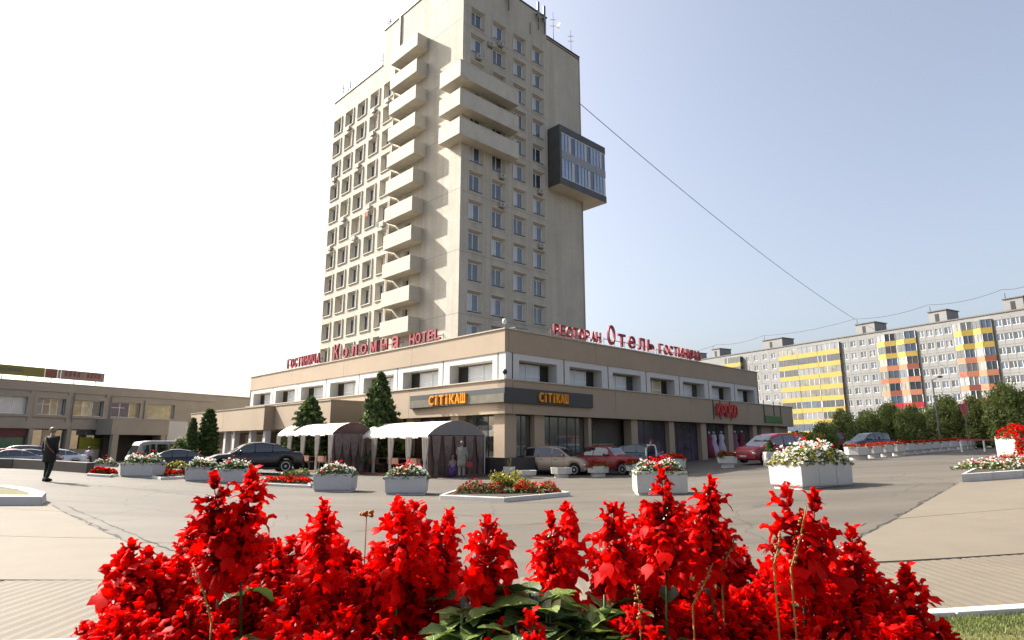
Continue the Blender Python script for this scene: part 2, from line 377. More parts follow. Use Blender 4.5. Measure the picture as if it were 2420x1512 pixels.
# ------------------------------------------------------------------ ground
def drape(name, poly_fn, xs, ys, m, lift, **tags):
    mb = MB(); idx = {}
    me = D.meshes.new(name); V = []; Fc = []
    for j, y in enumerate(ys):
        for i, x in enumerate(xs): V.append((x, y, tz(x, y) + lift))
    n = len(xs)
    for j in range(len(ys) - 1):
        for i in range(n - 1): Fc.append((j * n + i, j * n + i + 1, (j + 1) * n + i + 1, (j + 1) * n + i))
    me.from_pydata(V, [], Fc); me.materials.append(m); me.polygons.foreach_set('use_smooth', [True] * len(Fc)); me.update()
    return link(name, me, **tags)
def asphalt_mat():
    m = mat('warm_grey_asphalt', (.150, .128, .098), .80, .10, 1.3, bump=.35, bscale=90, stain=.9, stain_scale=.16, stain_col=(.115, .097, .074))
    t = m.node_tree; L = t.links.new; p = [n for n in t.nodes if n.type == 'BSDF_PRINCIPLED'][0]
    tc = [n for n in t.nodes if n.type == 'TEX_COORD'][0]
    # worn wheel tracks and patched cracks
    mp = nd(t, 'ShaderNodeMapping'); mp.inputs['Scale'].default_value = (.05, .5, 1); mp.inputs['Rotation'].default_value = (0, 0, -.12)
    L(tc.outputs['Object'], mp.inputs['Vector'])
    n1 = nd(t, 'ShaderNodeTexNoise'); n1.inputs['Scale'].default_value = 1.2; n1.inputs['Detail'].default_value = 9; L(mp.outputs[0], n1.inputs['Vector'])
    r1 = nd(t, 'ShaderNodeValToRGB'); r1.color_ramp.elements[0].position = .35; r1.color_ramp.elements[1].position = .7
    r1.color_ramp.elements[0].color = (.76, .745, .73, 1); r1.color_ramp.elements[1].color = (1.14, 1.14, 1.14, 1); L(n1.outputs['Fac'], r1.inputs['Fac'])
    vo = nd(t, 'ShaderNodeTexVoronoi', feature='DISTANCE_TO_EDGE'); vo.inputs['Scale'].default_value = .16
    n4 = nd(t, 'ShaderNodeTexNoise'); n4.inputs['Scale'].default_value = .9; n4.inputs['Detail'].default_value = 6
    L(tc.outputs['Object'], n4.inputs['Vector']); mv = nd(t, 'ShaderNodeMixRGB', blend_type='ADD'); mv.inputs['Fac'].default_value = .8
    L(tc.outputs['Object'], mv.inputs['Color1']); L(n4.outputs['Color'], mv.inputs['Color2']); L(mv.outputs[0], vo.inputs['Vector'])
    r3 = nd(t, 'ShaderNodeValToRGB'); r3.color_ramp.elements[0].position = 0; r3.color_ramp.elements[1].position = .0045
    r3.color_ramp.elements[0].color = (.52, .5, .48, 1); r3.color_ramp.elements[1].color = (1, 1, 1, 1); L(vo.outputs['Distance'], r3.inputs['Fac'])
    n5 = nd(t, 'ShaderNodeTexNoise'); n5.inputs['Scale'].default_value = 120; n5.inputs['Detail'].default_value = 3; L(tc.outputs['Object'], n5.inputs['Vector'])
    r5 = nd(t, 'ShaderNodeValToRGB'); r5.color_ramp.elements[0].position = .3; r5.color_ramp.elements[1].position = .7
    r5.color_ramp.elements[0].color = (.8, .8, .8, 1); r5.color_ramp.elements[1].color = (1.2, 1.2, 1.2, 1); L(n5.outputs['Fac'], r5.inputs['Fac'])
    src = p.inputs['Base Color'].links[0].from_socket
    for r in (r1, r3, r5):
        mx = nd(t, 'ShaderNodeMixRGB', blend_type='MULTIPLY'); mx.inputs['Fac'].default_value = 1
        L(src, mx.inputs['Color1']); L(r.outputs['Color'], mx.inputs['Color2']); src = mx.outputs[0]
    L(src, p.inputs['Base Color']); return m
M['asphalt'] = asphalt_mat()
M['slab'] = mat('pale_concrete_slab', (.228, .188, .136), .85, .08, 1.6, bump=.3, bscale=70, stain=.55, stain_scale=.5, stain_col=(.175, .145, .105))
M['slab2'] = mat('ribbed_concrete_slab', (.205, .168, .120), .85, .10, 1.6, bump=.3, bscale=70, stain=.5, stain_scale=.5, stain_col=(.16, .13, .095))
xs = list(np.concatenate([np.linspace(-900, -90, 14), np.linspace(-80, 120, 101), np.linspace(140, 1200, 18)]))
ys = list(np.concatenate([np.linspace(-60, -5, 6), np.linspace(-2, 90, 70), np.linspace(100, 1600, 24)]))
drape('asphalt_plaza', None, xs, ys, M['asphalt'], 0, kind='structure')
# concrete slabs at the near edge: each is a part of the pavement
pav = empty('pavement', (0, 8, 0)); tag(pav, kind='structure')
def slab(pts, m='slab', ribs=False, gap=.018, lift=.022):
    c = sum((Vector(p) for p in pts), Vector((0, 0))) / 4
    P = [Vector(p) + (c - Vector(p)).normalized() * gap * 1.4 for p in pts]
    mb = MB(); n = 14
    a, b, d, e = P  # near-left, near-right, far-right, far-left
    W = (b - a).length; nx = max(2, int(W / .6)) if not ribs else max(8, int(W / .075))
    top = []
    for j in range(3):
        row = []
        for i in range(nx + 1):
            q = (a.lerp(b, i / nx)).lerp(e.lerp(d, i / nx), j / 2)
            row.append((q.x, q.y, tz(q.x, q.y) + lift + (-.006 if ribs and i % 2 else 0)))
        top.append(row)
    for j in range(2):
        for i in range(nx): mb.quad([top[j][i], top[j][i + 1], top[j + 1][i + 1], top[j + 1][i]], m)
    edge = top[0] + [r[-1] for r in top[1:]] + top[-1][::-1][1:] + [r[0] for r in top[::-1][1:-1]]
    for i in range(len(edge)):
        p, q = edge[i], edge[(i + 1) % len(edge)]
        mb.quad([q, p, (p[0], p[1], p[2] - .06), (q[0], q[1], q[2] - .06)], m)
    return mb.build('paving_slab', pav)
def g2(u, v): p = G(u, v); return (p.x, p.y)
# joints between dirt-filled slabs
jl = [(-14.5, 7.7), (-14.5, 11.05), (-14.5, 14.4), (-14.5, 17.9)]
LB = sorted([(p.y, p.x) for p in (G(115, 1192), G(135, 1204), G(187, 1229), G(250, 1259), G(300, 1284), G(380, 1322), G(520, 1380))])
def xl(y):
    for (ya, xa), (yb, xb) in zip(LB, LB[1:]):
        if y <= yb: return xa + (xb - xa) * (y - ya) / (yb - ya)
    return LB[-1][1] + (y - LB[-1][0]) * (LB[-1][1] - LB[-2][1]) / (LB[-1][0] - LB[-2][0])
for y0, y1 in ((7.8, 11.07), (11.07, 14.43), (14.43, 16.9)):
    xb0, xb1 = xl(y0), xl(y1)
    cuts = [-60, -48, -36, -24, -17.5] + ([-11.6] if y0 < 11 else [])
    for a, b in zip(cuts, cuts[1:]): slab([(a, y0), (b, y0), (b, y1), (a, y1)])
    slab([(cuts[-1], y0), (xb0, y0), (xb1, y1), (cuts[-1], y1)])
JP = [(G(1900, 1338), G(2419, 1311)), (G(2119, 1228), G(2419, 1203)), (G(2268, 1141), G(2600, 1116)), None]
def ry(k, x):
    if k == 3: return ry(2, x) + 6.5
    p, q = JP[k]; return p.y + (q.y - p.y) * (x - p.x) / (q.x - p.x)
def xr(k): return (JP[k][0].x, JP[k][0].x, JP[k][0].x)[k] if k < 3 else JP[2][0].x + 4.5
for k in range(2):
    x0a, x0b = xr(k), xr(k + 1)
    cuts = [max(x0a, x0b) + 1.5] + [q for q in (18, 30, 42, 54) if q > max(x0a, x0b) + 3]
    slab([(x0a, ry(k, x0a)), (cuts[0], ry(k, cuts[0])), (cuts[0], ry(k + 1, cuts[0])), (x0b, ry(k + 1, x0b))])
    for a, b in zip(cuts, cuts[1:]): slab([(a, ry(k, a)), (b, ry(k, b)), (b, ry(k + 1, b)), (a, ry(k + 1, a))])
# dirt filled cracks along the slab edges and across the asphalt
def crack(pts, w, m='crack_dirt', seed=1, lift=.008):
    g = random.Random(seed); mb = MB(); P = []
    for (x0, y0), (x1, y1) in zip(pts, pts[1:]):
        n = max(2, int(math.hypot(x1 - x0, y1 - y0) / .22))
        for i in range(n): t = i / n; P.append((x0 + (x1 - x0) * t + g.gauss(0, w * 1.3), y0 + (y1 - y0) * t + g.gauss(0, w * 1.3), w * g.uniform(.25, 1.5)))
    for a, b in zip(P, P[1:]):
        dx, dy = b[0] - a[0], b[1] - a[1]; L_ = math.hypot(dx, dy) or 1; nx, ny = -dy / L_, dx / L_
        mb.quad([(a[0] - nx * a[2], a[1] - ny * a[2], tz(a[0], a[1]) + lift), (b[0] - nx * b[2], b[1] - ny * b[2], tz(b[0], b[1]) + lift), (b[0] + nx * b[2], b[1] + ny * b[2], tz(b[0], b[1]) + lift), (a[0] + nx * a[2], a[1] + ny * a[2], tz(a[0], a[1]) + lift)], m)
    return mb.build('crack', pav)
M['crack_dirt'] = mat('dirt_in_cracks', (.05, .042, .032), .95, .3, 8); M['patch'] = mat('dark_asphalt_patch', (.12, .102, .08), .9, .2, 3, bump=.4, bscale=60)
crack([(x + .05, y) for y, x in LB if y > 7.5], .028, seed=2); crack([(x + .35, y + .1) for y, x in LB if y > 9], .012, seed=3)
crack([(JP[0][0].x - .1, JP[0][0].y), (JP[1][0].x - .08, JP[1][0].y), (JP[2][0].x - .08, JP[2][0].y)], .028, seed=4); crack([(JP[0][0].x - .5, JP[0][0].y + .2), (JP[1][0].x - .6, JP[1][0].y - .1)], .012, seed=5)
for i, (q, w) in enumerate((([(115, 1140), (175, 1143), (250, 1150)], .03), ([(250, 1148), (420, 1166), (560, 1180)], .012), ([(640, 1190), (900, 1204), (1150, 1222), (1500, 1232)], .010), ([(1150, 1245), (1300, 1236), (1420, 1238)], .012), ([(2018, 1152), (2150, 1144), (2262, 1140)], .018), ([(330, 1282), (420, 1284), (520, 1281)], .012), ([(1640, 1240), (1800, 1238), (1980, 1226)], .009), ([(600, 1300), (760, 1262), (900, 1250)], .01))):
    crack([g2(*p) for p in q], w, seed=20 + i)
# ribbed row in front
def fy(x): return 7.78 if x < -3 else 7.78 + (ry(0, x) - 7.82) * min(1, (x + 3) / 8)
def ky(x): return 5.55 + .11 * x if x < 12 else 6.87 + .09 * (x - 12)
for a, b in zip(range(-24, 40, 6), range(-18, 46, 6)):
    slab([(a, max(4.0, ky(a)) + .16), (b, max(4.0, ky(b)) + .16), (b, fy(b)), (a, fy(a))], 'slab2', ribs=True)
# white kerb and lawn
kb = MB()
kerb = empty('kerb', (0, 5.5, 0)); tag(kerb, 'white painted concrete kerb edging the lawn beside the ribbed paving', 'kerb')
for a in np.arange(-14, 26, 1.0):
    k = MB(); b = a + .985; y0, y1 = max(3.9, ky(a)), max(3.9, ky(b))
    k.hexa([(a, y0 - .02, tz(a, y0) - .1), (b, y1 - .02, tz(b, y1) - .1), (b, y1 + .13, tz(b, y1) - .1), (a, y0 + .13, tz(a, y0) - .1),
            (a, y0 - .02, tz(a, y0) + .10), (b, y1 - .02, tz(b, y1) + .10), (b, y1 + .12, tz(b, y1) + .10), (a, y0 + .12, tz(a, y0) + .10)], 'white_paint')
    k.build('kerb_stone', kerb, bevel=.01)
V = []; Fc = []
mb = MB()
for a in np.arange(-16, 28, 1.0):
    b = a + 1
    mb.quad([(a, -4, tz(a, 0) + .03), (b, -4, tz(b, 0) + .03), (b, max(3.9, ky(b)) - .03, tz(b, 5) + .05), (a, max(3.9, ky(a)) - .03, tz(a, 5) + .05)], 'olive_turf')
mb.build('lawn', kind='structure')
def blades(name, n, fn, h, m, **tags):
    g = np.random.default_rng(5); V = []; Fc = []
    for i in range(n):
        x, y, z = fn(g); a = g.uniform(0, PI); hh = h * g.uniform(.5, 1.3); dx, dy = math.cos(a) * .006, math.sin(a) * .006; lx, ly = g.normal(0, .35, 2) * hh
        k = len(V); V += [(x - dx, y - dy, z), (x + dx, y + dy, z), (x + lx, y + ly, z + hh)]; Fc.append((k, k + 1, k + 2))
    me = D.meshes.new(name); me.from_pydata(V, [], Fc); me.materials.append(M[m]); me.update(); return link(name, me, **tags)
def fl(g):
    x = g.uniform(2.2, 7.5); y = max(3.9, ky(x)) - .03 - abs(g.normal(0, .35)); return x, y, tz(x, 5) + .03
blades('grass', 26000, fl, .05, 'grass', kind='stuff', label='sparse dry green lawn grass in front of the white kerb', cat='grass')

# ------------------------------------------------------------------ hotel podium
E0 = -.6
FL = Face((A[0] + Ld.x * 34.5, A[1] + Ld.y * 34.5), aL)     # left front, s = 34.5 - distance from corner
FR = Face(A, aR)
LLn, LRn = 34.5, 30.1
pod = empty('hotel_podium', (A[0], A[1], 0), 'two storey tan hotel podium with white window strip and roof letters', 'building')
def fl_s(d): return LLn - d
mb = MB()
# core volume behind the claddings
zT, zW1, zW0, zB0, zPl = 7.76, 6.47, 4.98, 3.17, .92
C4 = [Vector(A), Vector(A) + Rd * LRn, Vector(A) + Rd * LRn + Ld * LLn, Vector(A) + Ld * LLn]
mb.quad([(p.x, p.y, 7.45) for p in C4], 'recess')                                   # roof deck
for i in (1, 2):
    p, q = C4[i], C4[i + 1]; mb.quad([(p.x, p.y, E0), (q.x, q.y, E0), (q.x, q.y, zT), (p.x, p.y, zT)], 'tan')
mb.build('roof_deck', pod)
# upper tan parapet band in panels, on both fronts
def band(F, s0, s1, z0, z1, step, y0, y1, m='tan', name='cladding_panel', gap=.02):
    n = max(1, round((s1 - s0) / step)); w = (s1 - s0) / n
    for i in range(n):
        k = MB(); k.fbox(F, s0 + i * w + gap / 2, s0 + (i + 1) * w - gap / 2, y0, y1, z0, z1, m); k.build(name, pod)
    k = MB(); k.fbox(F, s0 + .03, s1 - .03, y0 + .04, y1 - .02, z0 + .01, z1 - .01, 'joint'); k.build('backing_board', pod)
band(FL, 0, LLn - .0, zW1, zT - .06, 9.6, 0, .28)
band(FR, .0 + .285, LRn, zW1, zT - .06, 8.4, 0.0, .28)
k = MB(); k.fbox(FL, -.05, LLn + .05, -.06, .30, zT - .06, zT, 'flash'); k.fbox(FR, .31, LRn + .05, -.06, .30, zT - .06, zT, 'flash'); k.build('parapet_cap', pod)
# middle strip: white panels with deep window openings
def strip_window(F, s0, s1, z0, z1, flip, kind):
    """window set deep in its opening: frame, mullions, panes"""
    w = s1 - s0; h = z1 - z0; o = MB(); fr = .05
    for a, b, c, d in ((0, w, 0, fr), (0, w, h - fr * 1.6, h), (0, fr, 0, h), (w - fr, w, 0, h)): o.fbox(Face((0, 0), 0), a, b, 0, .07, c, d, 'frame_olive')
    cuts = [0, .26, .60, .97] if not flip else [0.03, .40, .74, 1.0]
    for q in cuts[1:3]: o.fbox(Face((0, 0), 0), q * w - .03, q * w + .03, -.01, .06, fr, h - fr, 'frame_white')
    me = o.mesh('window')
    W = place('window', me, F, s0, .72, z0, pod)
    cols = ['dark', 'curtain', 'curtain'] if not flip else ['curtain', 'curtain', 'dark']
    if kind == 1: cols = [c if c == 'dark' else 'curtain_warm' for c in cols]
    if kind == 2: cols = ['glass' if c == 'dark' else c for c in cols]
    for j in range(3):
        q = MB(); a, b = cuts[j] * w + fr, cuts[j + 1] * w - fr
        q.fbox(Face((0, 0), 0), a - fr + .03, b + fr - .03, .02, .035, fr, h - fr, cols[j]); 
        if j == 1: q.fbox(Face((0, 0), 0), a - .02, b + .02, 0, .05, h * .30, h * .30 + .05, 'frame_white')
        sub('pane', q.mesh('pane'), W)
def strip(F, joints, s_end0, s_end1, margins, flip, kinds):
    js = sorted(joints)
    for i, (a, b) in enumerate(zip(js, js[1:])):
        k = MB(); h0, h1 = a + margins[0], b - margins[1]
        wall(k, F, a + .04, b - .04, zW0, zW1 - .002, [(h0, h1, zW0 + .03, zW1 - .36)], 'white_panel', depth=.72, y=.05)
        k.fbox(F, a + .04, b - .04, .80, .9, zW0, zW1, 'recess')
        k.build('wall_panel', pod)
        strip_window(F, h0, h1, zW0 + .03, zW1 - .36, flip, kinds[i % len(kinds)])
jl_ = [.6 + 4.82 * i for i in range(8)]
strip(FL, [LLn - q for q in jl_], 0, LLn, (.62, .45), False, [0, 0, 0, 0, 0, 0, 0])
strip(FR, [.6 + 4.2 * i for i in range(8)], 0, LRn, (.50, .62), True, [0, 0, 2, 1, 2, 0, 0])
k = MB()
k.fbox(FL, LLn - .56, LLn + .0, .05, .4, zW0, zW1 - .003, 'white_panel'); k.fbox(FR, .41, .56, .05, .4, zW0, zW1 - .003, 'white_panel')
k.fbox(FL, 0, LLn - 34.38, .05, .4, zW0, zW1 - .003, 'white_panel')
k.fbox(FR, .06, .40, .055, .4, zW0, zW1 - .003, 'white_panel')
k.build('corner_panel', pod)
k = MB(); k.fbox(FL, .3, LLn - .45, .09, .5, zW0 + .002, zW1 - .01, 'joint'); k.fbox(FR, .45, LRn, .09, .12, zW0 + .002, zW1 - .36, 'joint')
# (brown joint strips show between the white panels)
k = MB()
for q in jl_: k.fbox(FL, LLn - q - .035, LLn - q + .035, .07, .3, zW0, zW1 - .004, 'joint')
for i in range(8): q = .6 + 4.2 * i; k.fbox(FR, q - .035, q + .035, .07, .3, zW0, zW1 - .004, 'joint')
k.build('joint_strip', pod)
# lower tan band, standing proud, with pale flashing
band(FL, 0, LLn + .25, zB0, zW0 - .05, 9.6, -.25, .3)
band(FR, -.25 + .56, 36.3, zB0, zW0 - .05, 9.0, -.25, .3)
k = MB(); k.fbox(FR, -.25, .30, -.25, .29, zB0, zW0 - .05, 'tan'); k.build('corner_cladding', pod)
k = MB(); k.fbox(FL, 0, LLn + .30, -.32, .06, zW0 - .05, zW0 + .01, 'flash'); k.fbox(FR, .31, 36.35, -.32, .06, zW0 - .05, zW0 + .01, 'flash'); k.build('ledge_flashing', pod)
# low wing beyond the right end
k = MB(); k.fbox(FR, LRn, 36.25, .305, 14, E0, zW0 - .1, 'tan'); k.build('low_wing', pod)
# ground floor
k = MB()
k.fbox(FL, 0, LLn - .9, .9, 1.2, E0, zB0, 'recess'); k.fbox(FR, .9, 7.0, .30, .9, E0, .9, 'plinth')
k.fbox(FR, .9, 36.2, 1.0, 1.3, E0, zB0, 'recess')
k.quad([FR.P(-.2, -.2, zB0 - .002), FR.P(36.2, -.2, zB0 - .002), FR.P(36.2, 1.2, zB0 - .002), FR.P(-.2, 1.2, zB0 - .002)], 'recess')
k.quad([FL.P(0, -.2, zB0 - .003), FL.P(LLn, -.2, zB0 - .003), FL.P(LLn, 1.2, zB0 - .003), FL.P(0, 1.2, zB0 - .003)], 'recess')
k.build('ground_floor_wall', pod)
k = MB(); k.fbox(FR, -.32, 11.4, -.34, -.02, E0, zPl, 'plinth'); k.fbox(FL, LLn - 3.2, LLn + .02, -.34, -.02, E0, zPl, 'plinth'); k.build('plinth', pod, bevel=.01)
for a, b in ((-.02, .84), (2.24, 3.03), (6.86, 7.13), (11.22, 11.92), (15.68, 16.35), (20.02, 20.79), (24.18, 24.94), (28.52, 29.25), (32.73, 33.41)):
    k = MB(); k.fbox(FR, a, b, 0, .6 if a > 0 else .84, zPl - .02 if a < 11 else E0, zB0 - .001, 'tan'); k.build('column', pod)
k = MB(); k.fbox(FL, LLn - .84, LLn - .01, .0, .5, E0, zB0 - .001, 'tan'); k.build('column', pod)
for d in (4.2, 8.6, 13.2, 17.6): k = MB(); k.fbox(FL, LLn - d - .35, LLn - d + .35, 0, .6, E0, zB0 - .001, 'tan'); k.build('column', pod)
def glazing(F, s0, s1, z0, z1, n, y, m, frame='frame_dark', transom=None):
    """shop window: a frame part with panes"""
    o = MB(); w = (s1 - s0); h = z1 - z0; Z = Face((0, 0), 0); fr = .045
    for a, b, c, d in ((0, w, 0, fr), (0, w, h - fr, h)): o.fbox(Z, a, b, -.01, .06, c, d, frame)
    for j in range(n + 1): q = fr / 2 + (w - fr) * j / n; o.fbox(Z, q - fr / 2, q + fr / 2, -.012, .058, .001, h - .001, frame)
    if transom: o.fbox(Z, fr, w - fr, -.005, .05, transom - fr / 2, transom + fr / 2, frame)
    W = place('shop_window', o.mesh('shop_window'), F, s0, y, z0, pod)
    ms = m if isinstance(m, list) else [m] * n
    for j in range(n):
        q = MB(); a = (w) * j / n; q.fbox(Z, a + fr * .8, a + w / n - fr * .8 + .02, .015, .03, fr, h - fr, ms[j % len(ms)]); sub('pane', q.mesh('pane'), W)
glazing(FR, .84, 2.24, zPl, zB0 - .02, 2, .35, 'glass_brown')
glazing(FR, 3.03, 6.86, zPl, zB0 - .02, 5, .35, 'glass_brown')
glazing(FR, 7.13, 7.7, .1, zB0 - .02, 1, .35, 'glass_brown')
glazing(FR, 11.92, 15.68, .25, zB0 - .02, 3, .35, 'glass_purple')
glazing(FR, 16.35, 20.02, .25, zB0 - .02, 4, .35, 'glass_purple')
M['dress_pink'] = mat('pink_cloth', (.35, .10, .2), .8, .2); M['dress_white'] = mat('lilac_white_cloth', (.45, .38, .48), .8, .15); M['dress_red'] = mat('wine_cloth', (.25, .03, .06), .8, .2)
for a, b in ((20.79, 24.18), (24.94, 28.52), (29.25, 32.73), (33.41, 36.0)): glazing(FR, a, b, .35, zB0 - .02, 3, .35, 'glass_purple')
# mannequins draped in the fabric shop windows, standing just inside the recess
for i, (s_, m) in enumerate(((21.3, 'dress_red'), (22.0, 'dress_white'), (23.2, 'dress_white'), (25.4, 'dress_pink'), (26.6, 'dress_red'))):
    q = MB(); z0 = tz(*FR.P(s_, 0, 0)[:2]); c = Vector(FR.P(s_, .10, 0))
    q.loft([[c + Vector((math.cos(t) * r * 1.2, math.sin(t) * r * .5, z0 + h)) for t in [2 * PI * j / 10 for j in range(10)]] for h, r in ((.1, .34), (.8, .27), (1.25, .15), (1.5, .2), (1.75, .16), (1.82, .05))], m)
    t_ = empty('mannequin', (c.x, c.y, z0), ['mannequin in a wine red gown, nearest to the dark shop window', 'mannequin in a lilac white gown beside the wine red one', 'mannequin in a lilac white gown at the right of its window', 'mannequin in a pink gown behind the red bowl planter', 'mannequin in a wine red gown, far right of the dresses'][i], 'mannequin')
    q.build('gown', t_, smooth=True); q2 = MB(); q2.sphere(c + Vector((0, 0, z0 + 1.95)), .1, 'plate'); q2.build('head', t_, smooth=True)
    q2 = MB(); q2.tube(c + Vector((0, 0, z0)), c + Vector((0, 0, z0 + 1.86)), .03, .03, 'steel'); q2.box((c.x, c.y, z0), (.3, .2, .06), 'steel'); q2.build('stand', t_)
# recessed entrance
k = MB(); k.fbox(FR, 7.75, 11.2, 2.4, 2.6, E0, zB0, 'tan'); k.fbox(FR, 8.9, 9.3, 1.35, 2.38, E0, zB0 - .01, 'tan'); k.build('entrance_wall', pod)
k = MB(); k.fbox(FR, 9.5, 10.9, 1.30, 1.36, E0, 2.25, 'dark'); k.fbox(FR, 7.9, 8.7, .96, 1.0, .1, 2.4, 'glass_brown'); k.build('entrance_door', pod)
# left front ground floor: glazing behind the tents
glazing(FL, LLn - 4.0, LLn - .9, .3, zB0 - .03, 3, .55, ['glass_brown', 'glass', 'glass_brown'])
glazing(FL, LLn - 8.3, LLn - 4.6, .3, zB0 - .03, 4, .55, 'glass_brown', transom=2.2)
glazing(FL, LLn - 12.8, LLn - 9.0, .3, zB0 - .03, 4, .55, 'glass_brown', transom=2.2)
# stepped canopies at the left
def canopy(d0, d1, p, z0, z1, nm='canopy'):
    c = MB(); c.fbox(FL, LLn - d1, LLn - d0, -p, -.26 if d0 > 0 else 0, z0, z1, 'tan'); o = c.build(nm, pod)
    q = MB(); q.fbox(FL, LLn - d1 - .04, LLn - d0 + .04, -p - .05, -.27, z1, z1 + .05, 'flash'); q.build('flashing', o)
    for s_ in (d0 + .0, (d0 + d1) / 2): 
        q = MB(); q.fbox(FL, LLn - s_ - .012, LLn - s_ + .012, -p - .004, -p + .02, z0 + .01, z1 - .01, 'joint')
        if s_ > d0 + .1: q.build('joint', o)
canopy(12.8, 21.2, 3.2, 2.66, 4.36)
canopy(21.25, 37.5, 3.95, 2.62, 4.30)
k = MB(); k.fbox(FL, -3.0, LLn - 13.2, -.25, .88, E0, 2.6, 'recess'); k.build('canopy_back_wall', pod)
for d in (13.6, 17.0, 21.6, 24.2, 27.5, 29.4, 32.6, 36.0):
    k = MB(); p = 3.1 if d < 21 else 3.7; k.fbox(FL, LLn - d - .22, LLn - d + .22, -p, -p + .4, E0, 2.63, 'white_panel' if d > 20 else 'tan'); k.build('column', pod)
glazing(FL, LLn - 27.0, LLn - 24.6, .2, 2.4, 2, -.32, ['glass', 'curtain_warm'])
glazing(FL, LLn - 33.8, LLn - 30.2, .2, 2.4, 3, -.32, ['curtain_warm', 'glass', 'curtain_warm'], 'frame_white')
glazing(FL, LLn - 20.8, LLn - 17.4, .2, 2.4, 3, -.32, 'glass')
# charcoal sign box that wraps the corner
sg = empty('cafe_sign', FR.P(0, -.4, 3.7), 'long charcoal sign box wrapping the podium corner with orange letters', 'sign')
k = MB(); k.fbox(FL, LLn - 8.1, LLn + .42, -.42, -.26, 3.72, 4.52, 'sign_dark'); k.build('box', sg, bevel=.01)
k = MB(); k.fbox(FR, -.26, 6.85, -.42, -.26, 3.72, 4.52, 'sign_dark'); k.build('box', sg, bevel=.01)
k = MB(); k.fbox(FL, LLn - 8.0, LLn + .38, -.44, -.42, 3.76, 4.20, 'sign_aged'); k.build('face_panel', sg)
letters('CітіКАШ', FL.off(0, -.50), LLn - 6.0, LLn - 2.6, 3.84, .55, sg, 'orange', fill=.82)
letters('CітіКАШ', FR.off(0, -.48), 2.1, 4.5, 3.86, .52, sg, 'orange', fill=.82)
# red sign and green sign on the right band
rs = empty('shop_sign', FR.P(23, -.4, 3.7), 'red outlined letter sign on the brown band near its right end', 'sign')
letters('КРОКЮ', FR.off(0, -.42), 21.8, 25.1, 3.68, 1.0, rs, 'red_sign', fill=.95)
k = MB(); k.fbox(FR, 21.7, 25.2, -.34, -.30, 4.35, 4.40, 'black_metal'); k.fbox(FR, 21.7, 25.2, -.34, -.30, 3.85, 3.9, 'black_metal')
for s_ in (21.5, 22.6, 24.2): k.fbox(FR, s_, s_ + .07, -.30, -.26, 3.45, 4.95, 'black_metal')
k.build('bracket', rs)
gs = empty('banner_sign', FR.P(32, -.4, 3.4), 'blank green banner hung on three dark rods at the podium end', 'sign')
k = MB(); k.fbox(FR, 30.3, 33.7, -.34, -.30, 3.45, 4.0, 'green_sign'); k.build('banner', gs)
k = MB()
for s_ in (30.25, 32.2, 33.6): k.fbox(FR, s_, s_ + .07, -.30, -.26, 3.4, 5.3, 'black_metal')
k.build('rod', gs)
# roof letters
def roof_sign(F, text, s0, s1, h, label, hs=None, fill=.74):
    r = empty('roof_sign', F.P((s0 + s1) / 2, .15, zT), label, 'sign', 'red roof letter signs')
    letters(text, F, s0, s1, zT + .12, h, r, 'red_letter', y=.12, depth=.13, hs=hs, fill=fill)
    k = MB()
    for z in (.06, h * .55): k.fbox(F, s0, s1, .28, .32, zT + z, zT + z + .04, 'steel')
    n = len(text)
    for i in range(n + 1):
        s_ = s0 + (s1 - s0) * i / n; k.tube(F.P(s_, .30, zT - .02), F.P(s_, .30, zT + h * .7), .02, .02, 'steel', 5); k.tube(F.P(s_, .31, zT + h * .6), F.P(s_, .9, zT - .25), .015, .015, 'steel', 5)
    k.build('support_frame', r)
roof_sign(FL, 'ГОСТИНИЦА', LLn - 27.2, LLn - 21.2, .80, 'small red roof letters ГОСТИНИЦА at the far left of the parapet')
roof_sign(FL, 'Коломна', LLn - 19.3, LLn - 10.1, .78, 'spaced red roof letters Коломна in front of the tower', hs=[1.15, .72, .78, .72, .74, .74, .78], fill=.6)
roof_sign(FL, 'HOTEL', LLn - 9.1, LLn - 5.8, .66, 'red roof letters HOTEL beside the lowest balcony', fill=.86)
roof_sign(FR, 'РЕСТОРАН', 3.95, 8.5, .66, 'small red roof letters РЕСТОРАН right of the podium corner', fill=.8)
roof_sign(FR, 'Отель', 9.0, 14.6, .85, 'large red roof letters Отель with a tall first letter', hs=[1.3, .85, .85, .85, .85], fill=.68)
roof_sign(FR, 'ГОСТИНИЦА', 15.0, 20.8, .72, 'small dark red roof letters at the far right of the parapet', fill=.8)
def spotlight(F, s_, y, z, label, m='steel'):
    r = empty('floodlight', F.P(s_, y, z), label, 'floodlight'); c = Vector(F.P(s_, y, z))
    k = MB(); k.tube(c, c + Vector((0, 0, .28)), .025, .025, m); k.build('post', r)
    k = MB(); k.sphere(c + Vector((0, 0, .38)), .13, 'frame_white' if m == 'steel' else m, sq=(1, .8, 1.2)); k.build('lamp_head', r, smooth=True)
spotlight(FR, .1, .15, zT, 'small white floodlight on the podium roof corner')
spotlight(FR, -.1, -.1, zW0, 'small dark camera lamp on the ledge at the podium corner', 'black_metal')
k = MB(); c = FR.P(1.6, .5, 7.6); r = empty('roof_vent', c, 'boxy grey roof vent behind the parapet right of the corner', 'vent')
k.fbox(FR, 1.2, 2.0, .4, .9, 7.45, 7.95, 'grey_paint'); k.build('housing', r); k = MB(); k.fbox(FR, 1.1, 2.1, .35, .95, 7.95, 8.0, 'steel'); k.build('cap', r)

